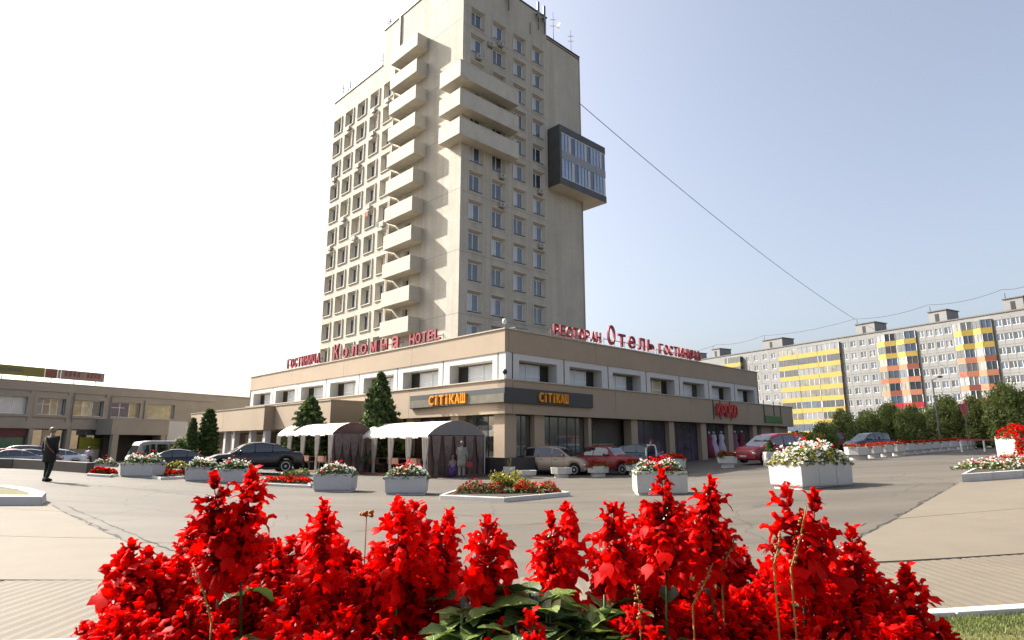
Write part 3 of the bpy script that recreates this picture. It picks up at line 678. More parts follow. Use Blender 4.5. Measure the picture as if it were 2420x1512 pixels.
# ------------------------------------------------------------------ hotel tower
zHi, zLo, zLR = 48.75 + 1.6, 44.1 + 1.6, 46.5 + 1.6
TLs, THs, TRh, TRe = 26.6, 14.95, 12.35, 18.3
tw = empty('hotel_tower', (T[0], T[1], 0), 'tall cream brick hotel tower with balcony stack and rows of small windows', 'building')
FTL = Face((T[0] + Ld.x * TLs, T[1] + Ld.y * TLs), aL); FTR = Face(T, aR)
def tl(d): return TLs - d
rowsL = [11.85 + 3.0 * k for k in range(11)]; colsL = [25.3, 22.35, 19.4, 16.4, 13.45]
rowsR = [11.7 + 3.0 * k for k in range(12)]; colsR = [1.95, 4.95, 7.95, 10.85]
WL, HL_, WR, HR_ = 1.86, 2.0, 1.9, 2.1
hl = [(tl(c) - WL / 2, tl(c) + WL / 2, z - HL_ / 2, z + HL_ / 2) for c in colsL for z in rowsL]
hr = [(c - WR / 2, c + WR / 2, z - HR_ / 2, z + HR_ / 2) for c in colsR for z in rowsR]
stair = [(tl(9.2), tl(8.1), 13.85 + 3.09 * k + .25, 13.85 + 3.09 * k + 1.35) for k in range(11)]
mb = MB()
wall(mb, FTL, 0, tl(THs), E0, zLo, [h for h in hl if h[1] < tl(THs) + .01], 'tower', depth=.34, splay=.2, mr='tower_smooth')
wall(mb, FTL, tl(THs), TLs, E0, zHi, [h for h in hl if h[0] > tl(THs) - .01] + stair, 'tower', depth=.34, splay=.2, mr='tower_smooth')
mb.build('front_wall', tw)
mb = MB()
wall(mb, FTR, 0, TRh, E0, zHi, hr, 'tower', depth=.34, splay=.25, mr='tower_smooth')
wall(mb, FTR, TRh, TRe, E0, zLR, [], 'tower', y=.12)
mb.quad([FTR.P(TRh, 0, E0), FTR.P(TRh, .12, E0), FTR.P(TRh, .12, zHi), FTR.P(TRh, 0, zHi)], 'tower', [(0, 0), (.1, 0), (.1, 48), (0, 48)])
mb.build('side_wall', tw)
mb = MB()
def vq(p, q, z0, z1):
    w = (Vector(p) - Vector(q)).length; mb.quad([(*p, z0), (*q, z0), (*q, z1), (*p, z1)], 'tower', [(0, z0), (w, z0), (w, z1), (0, z1)])
def tp(d, s_): q = Vector(T) + Ld * d + Rd * s_; return (q.x, q.y)
vq(tp(0, TRe), tp(TLs, TRe), E0, zLo); vq(tp(TLs, TRe), tp(TLs, 0), E0, zLo)
vq(tp(THs, 0), tp(THs, TRh), zLo - .5, zHi); vq(tp(0, TRh), tp(THs, TRh), zLo - .5, zHi); vq(tp(0, TRe), tp(THs, TRe), zLo - .3, zLR); vq(tp(THs, TRe), tp(THs, TRh), zLo - .3, zLR)
for pts, z in (([tp(0, 0), tp(0, TRh), tp(THs, TRh), tp(THs, 0)], zHi - .3), ([tp(THs, 0), tp(THs, TRe), tp(TLs, TRe), tp(TLs, 0)], zLo - .3), ([tp(0, TRh), tp(0, TRe), tp(THs, TRe), tp(THs, TRh)], zLR - .3)):
    mb.quad([(*p, z) for p in pts], 'recess')
mb.build('rear_wall', tw)
mb = MB()      # dark parapet cap
mb.fbox(FTL, -.1, tl(THs) - .11, -.10, .25, zLo, zLo + .14, 'black_metal'); mb.fbox(FTL, tl(THs) - .10, TLs + .10, -.10, .25, zHi, zHi + .12, 'black_metal')
mb.fbox(FTR, .26, TRh + .1, -.10, .25, zHi, zHi + .12, 'black_metal'); mb.fbox(FTR, TRh + .11, TRe + .1, .02, .35, zLR, zLR + .14, 'black_metal')
mb.build('parapet_cap', tw)
# narrow projecting pier on the left of the high part
mb = MB(); mb.fbox(FTL, tl(11.6), tl(11.3), -.16, -.003, 45.2, zHi - .01, 'tower_smooth'); mb.build('pier', tw)
# horizontal storey joints
for z in (13.4, 19.5, 25.6, 31.7, 37.9, 44.0, 47.4): mb = MB(); mb.fbox(FTL, tl(5.9), TLs - .02, -.006, -.001, z, z + .03, 'apt_joint'); mb.build('storey_joint', tw)
for z in (13.4, 19.4, 25.4, 31.4, 37.4, 43.4): mb = MB(); mb.fbox(FTR, .02, TRh - .02, -.006, -.001, z - .06, z - .035, 'apt_joint'); mb.build('storey_joint', tw)
# window types (local frame: x right, y inward, z up, origin at the centre of the opening)
Z = Face((0, 0), 0)
def tower_window(w, h, flip=False, light=.42):
    o = MB(); fr = .09
    for a, b, c, d in ((-w / 2, w / 2, -h / 2, -h / 2 + fr), (-w / 2, w / 2, h / 2 - fr, h / 2), (-w / 2, -w / 2 + fr, -h / 2, h / 2), (w / 2 - fr, w / 2, -h / 2, h / 2)): o.fbox(Z, a, b, 0, .09, c, d, 'frame_white')
    x = -w / 2 + w * light if not flip else w / 2 - w * light
    o.fbox(Z, x - .045, x + .045, -.01, .08, -h / 2 + fr, h / 2 - fr, 'frame_white')
    return o.mesh('window'), x
def pane(a, b, c, d, m, y=.03): q = MB(); q.fbox(Z, a, b, y, y + .02, c, d, m); return q.mesh('pane')
sill = MB(); sill.fbox(Z, -.72, .72, -.52, .0, -.06, -.0, 'steel')
wR, xR = tower_window(1.40, 1.72); wL, xL = tower_window(1.46, 1.68, False, .5)
pR = [pane(-.62, xR - .04, -.80, .80, 'curtain'), pane(xR + .04, .62, -.80, .80, 'glass_blue'), pane(-.62, xR - .04, -.80, .80, 'glass_blue'), pane(xR + .04, .62, -.80, .80, 'glass')]
pL = [pane(-.65, xL - .04, -.78, .78, 'glass'), pane(xL + .04, .65, -.78, .78, 'curtain'), pane(-.65, xL - .04, -.78, .78, 'curtain_warm'), pane(xL + .04, .65, -.78, .78, 'glass'), pane(xL + .04, .65, -.78, .78, 'curtain_warm')]
sR = MB(); sR.fbox(Z, -.80, .80, -.40, -.0, -.05, 0, 'steel'); sRm = sR.mesh('sill')
hood = MB()    # projecting surround round the left-front windows
for a, b, c, d in ((-1.06, -.93, -1.1, 1.1), (.93, 1.06, -1.1, 1.1), (-.93, .93, 1.0, 1.1), (-.93, .93, -1.1, -1.0)): hood.fbox(Z, a, b, -.11 - .34, -.342, c, d, 'tower_smooth')
hoodm = hood.mesh('surround')
hr_ = MB()
for a, b, c, d in ((-1.06, -.95, -1.15, 1.15), (.95, 1.06, -1.15, 1.15), (-.95, .95, 1.05, 1.15), (-.95, .95, -1.15, -1.05)): hr_.fbox(Z, a, b, -.05 - .34, -.342, c, d, 'tower_smooth')
hoodr = hr_.mesh('surround')
for c in colsL:
    for z in rowsL:
        W = place('window', wL, FTL, tl(c), .34, z, tw); k_ = rnd.random()
        sub('pane', pL[0] if k_ < .7 else pL[2], W); sub('pane', pL[3] if k_ < .45 else pL[1] if k_ < .8 else pL[4], W); sub('surround', hoodm, W)
for c in colsR:
    for z in rowsR:
        W = place('window', wR, FTR, c, .34, z, tw); k_ = rnd.random()
        sub('pane', pR[0] if k_ < .6 else pR[2], W); sub('pane', pR[1] if k_ < .6 else pR[3], W); sub('surround', hoodr, W); sub('sill', sRm, W, (0, 0, -.92))
# air conditioners
M['ac_grey'] = mat('weathered_white_metal', (.42, .40, .36), .6, .15, 3)
ac = MB(); ac.fbox(Z, -.34, .34, -.34, -.04, -.23, .23, 'ac_grey'); ac.tube((-.08, -.36, 0), (-.08, -.339, 0), .15, .15, 'steel', 12); ac.fbox(Z, -.35, .35, -.04, .0, -.36, -.30, 'black_metal')
acm = ac.mesh('air_conditioner')
for F, s_, z in ((FTR, 3.6, 42.6), (FTR, 5.0, 43.3), (FTR, 2.0, 40.4), (FTR, 5.3, 28.4), (FTR, 5.3, 25.3), (FTR, 11.0, 28.4), (FTR, 11.0, 22.3),
                 (FTL, tl(25.3), 34.5), (FTL, tl(19.4), 34.4), (FTL, tl(16.4), 37.4), (FTL, tl(16.4), 40.4), (FTL, tl(13.4), 25.4), (FTL, tl(22.3), 28.4), (FTL, tl(16.4), 28.3), (FTL, tl(19.4), 25.3), (FTL, tl(13.4), 40.4),
                 (FTL, tl(1.6), 35.2), (FTL, tl(1.6), 32.0), (FTL, tl(22.3), 40.4), (FTL, tl(25.3), 25.4)):
    place('air_conditioner', acm, F, s_, -.01, z - .05, tw)
# balcony stack on the left front
def slabbox(mb, F, s0, s1, p, z0, h, m='tower_smooth', th=.12, ends=(True, True)):
    mb.fbox(F, s0, s1, -p, -.002, z0, z0 + .18, m)
    mb.fbox(F, s0, s1, -p, -p + th, z0 + .181, z0 + h, m)
    if ends[0]: mb.fbox(F, s0, s0 + th, -p + th, -.002, z0 + .181, z0 + h, m)
    if ends[1]: mb.fbox(F, s1 - th, s1, -p + th, -.002, z0 + .181, z0 + h, m)
bm_ = MB(); slabbox(bm_, Z, 0, 5.05, 1.4, 0, 1.5); balm = bm_.mesh('balcony')
stw, xs_ = tower_window(1.1, 1.1, False, .5); sp1 = pane(-.5, -.03, -.5, .5, 'dark'); sp2 = pane(.03, .5, -.5, .5, 'curtain_warm')
rl = MB(); rl.fbox(Z, .01, 5.04, -1.36, -1.31, 1.50, 1.53, 'steel'); rlm = rl.mesh('rail')
for k_ in range(11):
    B = place('balcony', balm, FTL, tl(11.0), 0, 12.3 + 3.09 * k_, tw); sub('rail', rlm, B)
    W = place('window', stw, FTL, tl(8.65), .34, 13.85 + 3.09 * k_ + .8, tw); sub('pane', sp1, W); sub('pane', sp2, W)
# door recess dividers behind the balconies
mb = MB()
for k_ in range(11): mb.fbox(FTL, tl(11.3), tl(11.2), -.7, -.003, 13.81 + 3.09 * k_, 12.28 + 3.09 * (k_ + 1) if k_ < 10 else 45.2, 'tower_smooth')
mb.build('balcony_screen', tw)
# wrap-around balconies at the corner
for k_ in range(3):
    z0 = 30.3 + 3.0 * k_; p = 1.25; mb = MB()
    slabbox(mb, FTL, tl(2.0), TLs + .0, p, z0, 1.7, ends=(True, False))
    slabbox(mb, FTR, -p, 6.6, p, z0, 1.7, ends=(False, True)); mb.fbox(FTR, -p, -p + .12, -p + .12, -.002, z0 + .181, z0 + 1.7, 'tower_smooth'); mb.fbox(FTR, -p + .125, -.01, -p + .125, -.01, z0 + .001, z0 + .179, 'tower_smooth')
    B = mb.build('corner_balcony', tw)
    q = MB(); q.fbox(FTR, -p - .03, 6.63, -p - .03, -p + .10, z0 + 1.701, z0 + 1.74, 'tower_smooth'); q.build('coping', B)
# glazed bay hanging on the right
mb = MB(); s0, s1, p = 12.45, 20.6, 1.7
mb.fbox(FTR, s0, s1, -p, 3.0, 29.3, 30.1, 'bay_grey'); mb.fbox(FTR, s0, s1, -p, 3.0, 35.45, 36.3, 'bay_grey')
mb.fbox(FTR, s0, s0 + .3, -p, .1, 30.1, 35.45, 'bay_grey'); mb.fbox(FTR, s0 + .5, s1 - .3, -p + .5, 2.8, 30.1, 35.45, 'glass_blue')
bay = mb.build('glazed_bay', tw)
q = MB(); q.quad([FTR.P(s0, -p, 29.29), FTR.P(s1, -p, 29.29), FTR.P(s1, 3.0, 29.29), FTR.P(s0, 3.0, 29.29)], 'tower_smooth'); q.build('soffit', bay)
q = MB(); q.fbox(FTR, s0 + .3, s1 - .02, -p + .02, -p + .10, 32.4, 33.35, 'bay_panel'); q.fbox(FTR, s0 + .3, s1 - .02, -p + .02, -p + .10, 30.1, 30.18, 'frame_white'); q.fbox(FTR, s0 + .3, s1 - .02, -p + .02, -p + .10, 35.36, 35.45, 'frame_white'); q.build('spandrel', bay)
nb = 14
for r0, r1 in ((30.18, 32.4), (33.35, 35.36)):
    for i in range(nb):
        a = s0 + .32 + (s1 - s0 - .36) * i / nb; w = (s1 - s0 - .36) / nb; q = MB()
        q.fbox(FTR, a, a + .06, -p + .0, -p + .09, r0, r1, 'bay_panel'); q.fbox(FTR, a + .08, a + w - .01, -p + .05, -p + .065, r0 + .01, r1 - .01, ['glass_bay', 'glass_bay', 'glass_blue', 'glass_bay', 'curtain'][(i * 3 + int(r0)) % 5]); q.build('pane', bay)
    for i in range(4):
        q = MB(); y = -p + .3 + i * 1.1; q.fbox(FTR, s1 - .06, s1 - .02, y, y + 1.0, r0, r1, 'frame_white' if i % 2 else 'curtain'); q.build('pane', bay)
# red cloth on a sill
o = MB(); c = FTL.P(tl(16.0), -.6, 27.3)
for j in range(5): o.fbox(FTL, tl(16.6) + j * .16, tl(16.6) + j * .16 + .15, -.62 - .03 * (j % 2), -.58, 26.9 - .04 * (j % 3), 27.5, 'salmon')
o.build('laundry', label='orange red cloth hung outside a left front tower window', cat='laundry')
# antennas
def antenna(x, y, z, h, label, dish=False, arms=2, m='black_metal'):
    r = empty('antenna', (x, y, z), label, 'antenna'); k = MB(); k.tube((x, y, z), (x, y, z + h), .05, .03, m, 6); k.box((x, y, z), (.4, .4, .12), m); k.build('mast', r)
    for j in range(arms):
        k = MB(); zz = z + h * (.55 + .2 * j); k.tube((x - .35, y, zz), (x + .35, y, zz), .025, .025, m, 5); k.tube((x, y - .3, zz + .1), (x, y + .3, zz + .1), .02, .02, m, 5); k.build('crossbar', r)
    if dish:
        k = MB(); k.loft([[Vector((x + .45 + q * .3, y - .2, z + h * .5)) + Vector((0, math.cos(t), math.sin(t))) * (.12 + .38 * q) for t in [2 * PI * j / 12 for j in range(12)]] for q in (0, .5, 1)], 'frame_white'); k.build('dish', r)
for (d, s_, z, h, lb, di) in ((25.5, .5, zLo, 2.6, 'thin aerial at the far left roof corner of the tower', True), (23.6, .5, zLo, 2.3, 'thin plain aerial second from the left roof corner', False),
                          (15.8, .5, zLo, 2.4, 'aerial against the left step of the tower roof', True), (THs - .5, .4, zHi, 1.6, 'short aerial on the high roof at its left end', False),
                          (1, 14.0, zLR, 4.2, 'tall aerial with dish on the right lower roof of the tower', True), (1, 17.2, zLR, 3.4, 'aerial near the right end of the tower roof', False)):
    x, y = tp(d if s_ < 2 else .4, s_); antenna(x, y, z, h, lb, di)
for i, (s_, lb) in enumerate(((5.9, 'pale panel antenna pair leaning over the high parapet nearest the tower corner'), (10.6, 'left grey panel antenna clamped at the right of the high parapet'), (11.6, 'right grey panel antenna clamped at the right of the high parapet'))):
    c = Vector(FTR.P(s_, -.35, zHi)); r = empty('panel_antenna', c, lb, 'antenna')
    k = MB(); k.fbox(FTR, s_ - .16, s_ + .16, -.5, -.34, zHi - 1.2, zHi + 1.0, 'steel'); k.build('radome', r, bevel=.05)
    k = MB(); k.tube(FTR.P(s_ + .25, -.2, zHi - 2.4), FTR.P(s_ + .25, -.2, zHi + .9), .05, .05, 'black_metal', 6); k.fbox(FTR, s_ - .1, s_ + .3, -.34, -.1, zHi - .6, zHi - .5, 'black_metal'); k.build('bracket', r)
# thin dark slots near the roof
mb = MB()
for F, s_, z in ((FTL, tl(23.0), 43.4), (FTL, tl(18.0), 43.4), (FTR, 9.6, 47.6)): mb.fbox(F, s_, s_ + .12, -.01, -.002, z - .7, z + .8, 'dark')
mb.build('vent_slot', tw)
# ------------------------------------------------------------------ left building
dB = Vector((14, 25)).normalized()
FB = Face((-50, 61), math.atan2(dB.y, dB.x))
lb = empty('shop_building', (-50, 61, .3), 'weathered grey two storey shop building with wide windows at the left', 'building')
def US(X): return X * .2188
zr = hit(FB, 30, 898)[1]; zb1 = hit(FB, 30, 919)[1]; zw1 = hit(FB, 30, 936)[1]; zw0 = hit(FB, 30, 977)[1]; zl = hit(FB, 30, 1003)[1]; zg = hit(FB, 30, 1060)[1]
wins = [tuple(hit(FB, US(q), 950)[0] for q in (a, b)) for a, b in ((-290, 303 - 25), (397, 710), (797, 1118), (1205, 1515))] + [(hit(FB, 348, 950)[0], hit(FB, 413, 950)[0])]
wins[0] = (wins[0][0], wins[0][1] + .1)
mb = MB(); hs = [(a, b, zw0, zw1) for a, b in wins]
send = hit(FB, 640, 960)[0]
wall(mb, FB, -22, send, zl, zr, hs, 'grey_wall', depth=.35); mb.quad([FB.P(-22, 0, zr), FB.P(send, 0, zr), FB.P(send, 14, zr), FB.P(-22, 14, zr)], 'recess')
mb.quad([FB.P(send, 0, -1), FB.P(send, 14, -1), FB.P(send, 14, zr), FB.P(send, 0, zr)], 'grey_wall')
mb.build('upper_wall', lb)
mb = MB(); mb.fbox(FB, -22, send - 9, -.12, -.003, zb1 - .02, zr, 'grey_wall'); mb.build('parapet_band', lb)
mb = MB(); mb.fbox(FB, -22, send + .1, -.16, .3, zr + .001, zr + .05, 'grey_wall'); mb.build('parapet_cap', lb)
mb = MB(); mb.fbox(FB, -22, send, -.25, -.003, zl - .35, zl + .35, 'grey_wall'); mb.build('ledge', lb)
for i, (a, b) in enumerate(wins):    # raised surround with posts
    mb = MB(); e = .28
    mb.fbox(FB, a - e, a, -.14, -.003, zw0 - .25, zw1 + .35, 'grey_wall'); mb.fbox(FB, b, b + e, -.14, -.003, zw0 - .25, zw1 + .35, 'grey_wall')
    mb.fbox(FB, a, b, -.14, -.003, zw0 - .25, zw0, 'grey_wall'); mb.fbox(FB, a, b, -.14, -.003, zw1, zw1 + .35, 'grey_wall'); S_ = mb.build('window_surround', lb)
    w, h = b - a, zw1 - zw0; nn = [4, 4, 3, 3, 1][i]; o = MB()
    for q in range(nn + 1): x = w * q / nn; o.fbox(Z, max(0, x - .04), min(w, x + .04), 0, .08, 0, h, 'frame_white')
    o.fbox(Z, 0, w, -.001, .079, 0, .07, 'frame_white'); o.fbox(Z, 0, w, -.001, .079, h - .07, h, 'frame_white')
    if i in (1, 2, 3): o.fbox(Z, .05, w * .5, .002, .07, h * .62, h * .62 + .06, 'frame_white')
    W = place('window', o.mesh('window'), FB, a, .22, zw0, lb)
    for q in range(nn):
        sub('pane', pane(w * q / nn + .04, w * (q + 1) / nn - .04, .07, h - .07, [['curtain', 'glass_blue', 'curtain', 'curtain'], ['glass_blue', 'glass', 'curtain_warm', 'glass_blue'], ['curtain_warm', 'glass_brown', 'glass'], ['glass_purple', 'glass_purple', 'curtain_warm'], ['curtain_warm']][i][q]), W)
for i in range(3):
    s_ = (wins[i][1] + wins[i + 1][0]) / 2; mb = MB(); mb.fbox(FB, s_ - .22, s_ + .22, -.10, -.003, zl + .36, zb1 - .03, 'grey_wall'); mb.build('pilaster', lb)
    mb = MB(); mb.tube(FB.P(s_ + .3, -.22, zl - .3), FB.P(s_ + .3, -.22, zb1), .05, .05, 'steel', 6)
    if i: mb.build('downpipe', lb)
# ground floor
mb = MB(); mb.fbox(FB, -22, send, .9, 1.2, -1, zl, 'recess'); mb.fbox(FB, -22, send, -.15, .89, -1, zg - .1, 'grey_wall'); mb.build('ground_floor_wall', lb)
gx = [hit(FB, US(q), 1040)[0] for q in (-700, 290, 335, 345, 690, 700, 750, 760, 1110, 1120, 1200)]
for a, b in ((gx[1], gx[2]), (gx[5], gx[6]), (gx[9], gx[10])):
    mb = MB(); mb.fbox(FB, a, b, -.2, .6, -1, zl - .351, 'grey_wall'); mb.build('column', lb)
def lglaz(s0, s1, z0, z1, n, ms, y=.3):
    o = MB(); w, h = s1 - s0, z1 - z0
    for q in range(n + 1): x = w * q / n; o.fbox(Z, max(0, x - .04), min(w, x + .04), 0, .08, 0, h, 'steel')
    o.fbox(Z, 0, w, -.001, .079, 0, .06, 'steel'); o.fbox(Z, 0, w, -.001, .079, h - .06, h, 'steel')
    W = place('shop_window', o.mesh('shop_window'), FB, s0, y, z0, lb)
    for q in range(n): sub('pane', pane(w * q / n + .04, w * (q + 1) / n - .04, .06, h - .06, ms[q % len(ms)]), W)
M['shop_green'] = mat('green_tinted_display', (.05, .2, .13), .2, .4, 2); M['lime'] = mat('lime_poster', (.30, .30, .01), .6, .2, 1.5); M['maroon_panel'] = mat('maroon_panel', (.16, .03, .035), .6, .15, 1)
M['olive_panel'] = mat('olive_panel', (.26, .24, .04), .5, .15, 1); M['brown_red'] = mat('brown_red_panel', (.26, .08, .06), .5, .15, 1); M['pinkish'] = mat('dusty_pink_panel', (.36, .24, .24), .5, .12, 2)
zl2 = zl - .36; zm = zl2 - (zl2 - zg) * .42
lglaz(-21, gx[1] - .1, zg, zm, 9, ['shop_green', 'glass_brown', 'curtain', 'glass'])
lglaz(gx[3], gx[4], zg - .1, zl2 - .05, 3, ['glass_brown', 'glass', 'glass_brown'])
lglaz(gx[7], gx[8], zg - .1, zl2 - .05, 2, ['glass_brown', 'glass_brown'])
sb = empty('fascia_sign', FB.P(-5, -.2, zm), 'maroon fascia panels over the left shop windows', 'sign')
for j in range(8):
    mb = MB(); a = -21 + (gx[1] - .1 + 21) * j / 8; b = a + (gx[1] - .1 + 21) / 8 - .03; mb.fbox(FB, a, b, .05, .28, zm + .02, zl2 - .02, 'maroon_panel'); mb.build('panel', sb)
ps = empty('poster', FB.P(gx[8], .1, zg), 'lime yellow poster covering the shop window behind the seated man', 'poster')
pa, pb = hit(FB, US(862), 1050)[0], hit(FB, US(1098), 1050)[0]; pz1, pz0 = hit(FB, US(980), 1033)[1], hit(FB, US(980), 1072)[1]
mb = MB(); mb.fbox(FB, pa, (pa + pb) / 2 + .1, .20, .24, pz0, pz1, 'lime'); mb.build('sheet', ps); mb = MB(); mb.fbox(FB, (pa + pb) / 2 + .14, pb, .20, .24, pz0, pz1 - .1, 'lime'); mb.build('sheet', ps)
mb = MB(); mb.fbox(FB, (pa + pb) / 2 + .2, pb - .1, .185, .199, (pz0 + pz1) / 2, (pz0 + pz1) / 2 + .05, 'black_metal'); mb.build('printed_line', ps)
# porch
FPo = FB.off(0, -3.2)
pa, pb, pc = hit(FPo, 266, 1000)[0], hit(FPo, 400, 1000)[0], hit(FPo, 446, 1000)[0]
pt, pbm = hit(FPo, 290, 990)[1], hit(FPo, 290, 1027)[1]
mb = MB(); mb.fbox(FPo, pa, pb, 0, 3.1, pbm, pt, 'grey_wall'); mb.fbox(FPo, pa - .02, pb, -.06, .2, pt + .001, pt + .06, 'flash'); mb.build('porch_fascia', lb)
mb = MB(); mb.fbox(FPo, pb + .01, pc, .2, 3.1, pbm - .9, pt - .05, 'white_panel'); mb.build('porch_end_panel', lb)
for u in (272, 385): s_ = hit(FPo, u, 1050)[0]; mb = MB(); mb.fbox(FPo, s_ - .3, s_ + .3, .05, .6, -1, pbm - .001, 'grey_wall'); mb.build('column', lb)
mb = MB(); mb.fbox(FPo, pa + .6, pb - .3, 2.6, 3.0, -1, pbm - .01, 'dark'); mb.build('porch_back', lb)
# roof signboard
rb = empty('roof_signboard', FB.P(-8, 1, zr), 'long rooftop signboard, olive green at left and dusty pink at right', 'sign')
FS = FB.off(0, 1.2)
z1s, z0s = hit(FS, 120, 871)[1], hit(FS, 120, 894)[1] + .05
cu = [hit(FS, u, 880)[0] for u in (-200, 106, 108, 136, 138, 144, 146, 201, 202, 248)]
for (a, b, m) in ((cu[0], cu[1], 'olive_panel'), (cu[2], cu[3], 'brown_red'), (cu[4], cu[5], 'steel'), (cu[6], cu[7], 'pinkish'), (cu[8], cu[9], 'pinkish')):
    mb = MB(); mb.fbox(FS, a, b, 0, .15, z0s, z1s, m); mb.build('panel', rb)
mb = MB(); a, b = hit(FS, -60, 880)[0], hit(FS, 53, 880)[0]; mb.fbox(FS, a, b, -.02, -.003, (z0s + z1s) / 2 - .1, (z0s + z1s) / 2 + .22, 'sign_aged'); mb.build('grey_strip', rb)
for a, b in ((cu[6] + .3, cu[7] - .3), (cu[8] + .2, cu[9] - .3)):
    n = max(4, int((b - a) / .42)); mb = MB()
    for q in range(n): x = a + (b - a) * q / n; mb.fbox(FS, x, x + .26, -.02, -.003, z0s + .35 - .05 * (q % 2), z0s + .85 + .06 * (q % 3), 'brown_red')
    mb.build('worn_lettering', rb)
mb = MB()
for q in np.arange(cu[0], cu[9], 2.2): mb.tube(FS.P(q, .2, zr), FS.P(q, .2, z0s + .2), .04, .04, 'steel', 5)
mb.build('post', rb)

# ------------------------------------------------------------------ apartment block
dA = Vector((.483, -.875)).normalized(); FA = Face((63.9, 190.0), math.atan2(dA.y, dA.x))
def UA(X): return (1800 + .3506 * X) / 1.0583
def sA(X): return hit(FA, UA(X), 900)[0]
ap = empty('apartment_block', (63.9, 190, 1), 'long nine storey grey panel apartment block with yellow, orange and red balconies', 'building')
zR = 28.0; fl0 = 1.1; FH = 2.9; aS0, aS1 = -32, 108
def zf(k): return fl0 + FH * k
wx = [-330, -270, -140, -80, 210, 268, 333, 395, 912, 978, 1045, 1112, 1475, 1540, 1607, 1675, 2047, 2112, 2178, 2245]
smap = [(sA(q) if q > -100 else -26 + 3 * i) for i, q in enumerate(wx)]
WW, WH = 1.35, 1.45
holes = []; pos = []
for j, s_ in enumerate(smap):
    for k in range(9): holes.append((s_ - WW / 2, s_ + WW / 2, zf(k) + .95, zf(k) + .95 + WH)); pos.append((s_, zf(k) + .95, j, k))
mb = MB()
def seg(hs, a, b, z0, z1):
    wall(mb, FA, a, b, z0, z1, [h for h in hs if a < h[0] and h[1] < b and h[2] > z0 and h[3] < z1], 'apt', depth=.16)
cols = sorted(smap); prev = aS0
for j, s_ in enumerate(cols):
    nx = (cols[j + 1] + s_) / 2 if j < len(cols) - 1 else aS1
    wall(mb, FA, prev, nx, -1, zR, [(s_ - WW / 2, s_ + WW / 2, zf(k) + .95, zf(k) + .95 + WH) for k in range(9)], 'apt', depth=.16); prev = nx
e0, e1 = FA.P(aS0, 0, 0), FA.P(aS1, 0, 0); f0, f1 = FA.P(aS0, 12, 0), FA.P(aS1, 12, 0)
for p, q in ((e1, f1), (f1, f0), (f0, e0)): mb.quad([(p[0], p[1], -1), (q[0], q[1], -1), (q[0], q[1], zR), (p[0], p[1], zR)], 'apt')
mb.quad([(p[0], p[1], zR) for p in (e0, e1, f1, f0)], 'apt_joint')
mb.build('wall', ap)
o = MB()
for a, b, c, d in ((-.67, .67, 0, .08), (-.67, .67, WH - .08, WH), (-.67, -.59, .08, WH - .08), (.59, .67, .08, WH - .08), (.0, .08, .08, WH - .08)): o.fbox(Z, a, b, 0, .08, c, d, 'frame_white')
awm = o.mesh('window'); ap1 = [pane(-.59, 0, .08, WH - .08, m) for m in ('glass', 'glass_blue', 'glazing_pale')]; ap2 = [pane(.08, .59, .08, WH - .08, m) for m in ('glass', 'glass_blue', 'glazing_pale')]
for s_, z, j, k in pos:
    if j < 4 and k < 6: continue
    W = place('window', awm, FA, s_, .08, z, ap); sub('pane', ap1[rnd.choice((0, 0, 1, 2))], W); sub('pane', ap2[rnd.choice((0, 1, 1))], W)
mb = MB()       # parapet, storey joints and vertical joints
mb.fbox(FA, aS0 - .2, aS1 + .2, -.15, .4, zR + .001, zR + .25, 'apt_joint'); mb.build('parapet_cap', ap)
mb = MB()
for k in range(1, 9): mb.fbox(FA, aS0, aS1, -.012, -.002, zf(k) - .03, zf(k) + .05, 'apt_joint')
for s_ in [sA(q) for q in (240, 300, 364, 893, 945, 1012, 1078, 1140, 1460, 1508, 1574, 1640, 1705, 2015, 2080, 2145)]: mb.fbox(FA, s_ - .03, s_ + .03, -.010, -.003, 0, zR - .7, 'apt_joint')
mb.build('panel_joint', ap)
# balcony stacks
def balcony(sa, sb, da, db, k, col, glass, top=False):
    z = zf(k); B = MB()
    def ring(z_, e=0): return [FA.P(sa, -.003, z_), FA.P(sb, -.003, z_), FA.P(sb, -db - e, z_), FA.P(sa, -da - e, z_)]
    r = ring(z - .1); t = ring(z + 1.05)
    B.hexa(r + t, col); o = B.build('balcony', ap)
    g = MB(); g.hexa([FA.P(sa + .04, -.003, z + 1.06), FA.P(sb - .04, -.003, z + 1.06), FA.P(sb - .04, -db + .05, z + 1.06), FA.P(sa + .04, -da + .05, z + 1.06)] + [FA.P(sa + .04, -.003, z + 2.72), FA.P(sb - .04, -.003, z + 2.72), FA.P(sb - .04, -db + .05, z + 2.72), FA.P(sa + .04, -da + .05, z + 2.72)], glass); g.build('glazing', o)
    f = MB(); n = max(2, round((sb - sa) / 1.3))
    for i in range(n + 1):
        t_ = i / n; s_ = sa + (sb - sa) * t_; d_ = da + (db - da) * t_; s_ = min(max(s_, sa + .05), sb - .05)
        f.fbox(FA, s_ - .045, s_ + .045, -d_ + .0, -d_ + .12, z + 1.06, z + 2.72, 'frame_white' if rnd.random() < .3 else 'steel')
    f.hexa([FA.P(sa, -.003, z + 2.721), FA.P(sb, -.003, z + 2.721), FA.P(sb, -db, z + 2.721), FA.P(sa, -da, z + 2.721), FA.P(sa, -.003, z + 2.798), FA.P(sb, -.003, z + 2.798), FA.P(sb, -db, z + 2.798), FA.P(sa, -da, z + 2.798)], 'apt')
    f.build('frame', o)
gl_ = ['glass', 'glass', 'glass_brown', 'glass_blue', 'glazing_pale', 'glass_brown']
sa0, sa1 = sA(442), sA(883)
for k in range(9):
    for i in range(3):
        a = sa0 + (sa1 - sa0) * [0, .33, .66][i]; b = sa0 + (sa1 - sa0) * [.325, .655, 1][i]
        balcony(a, b, .6, .6, k, 'yellow', rnd.choice(gl_))
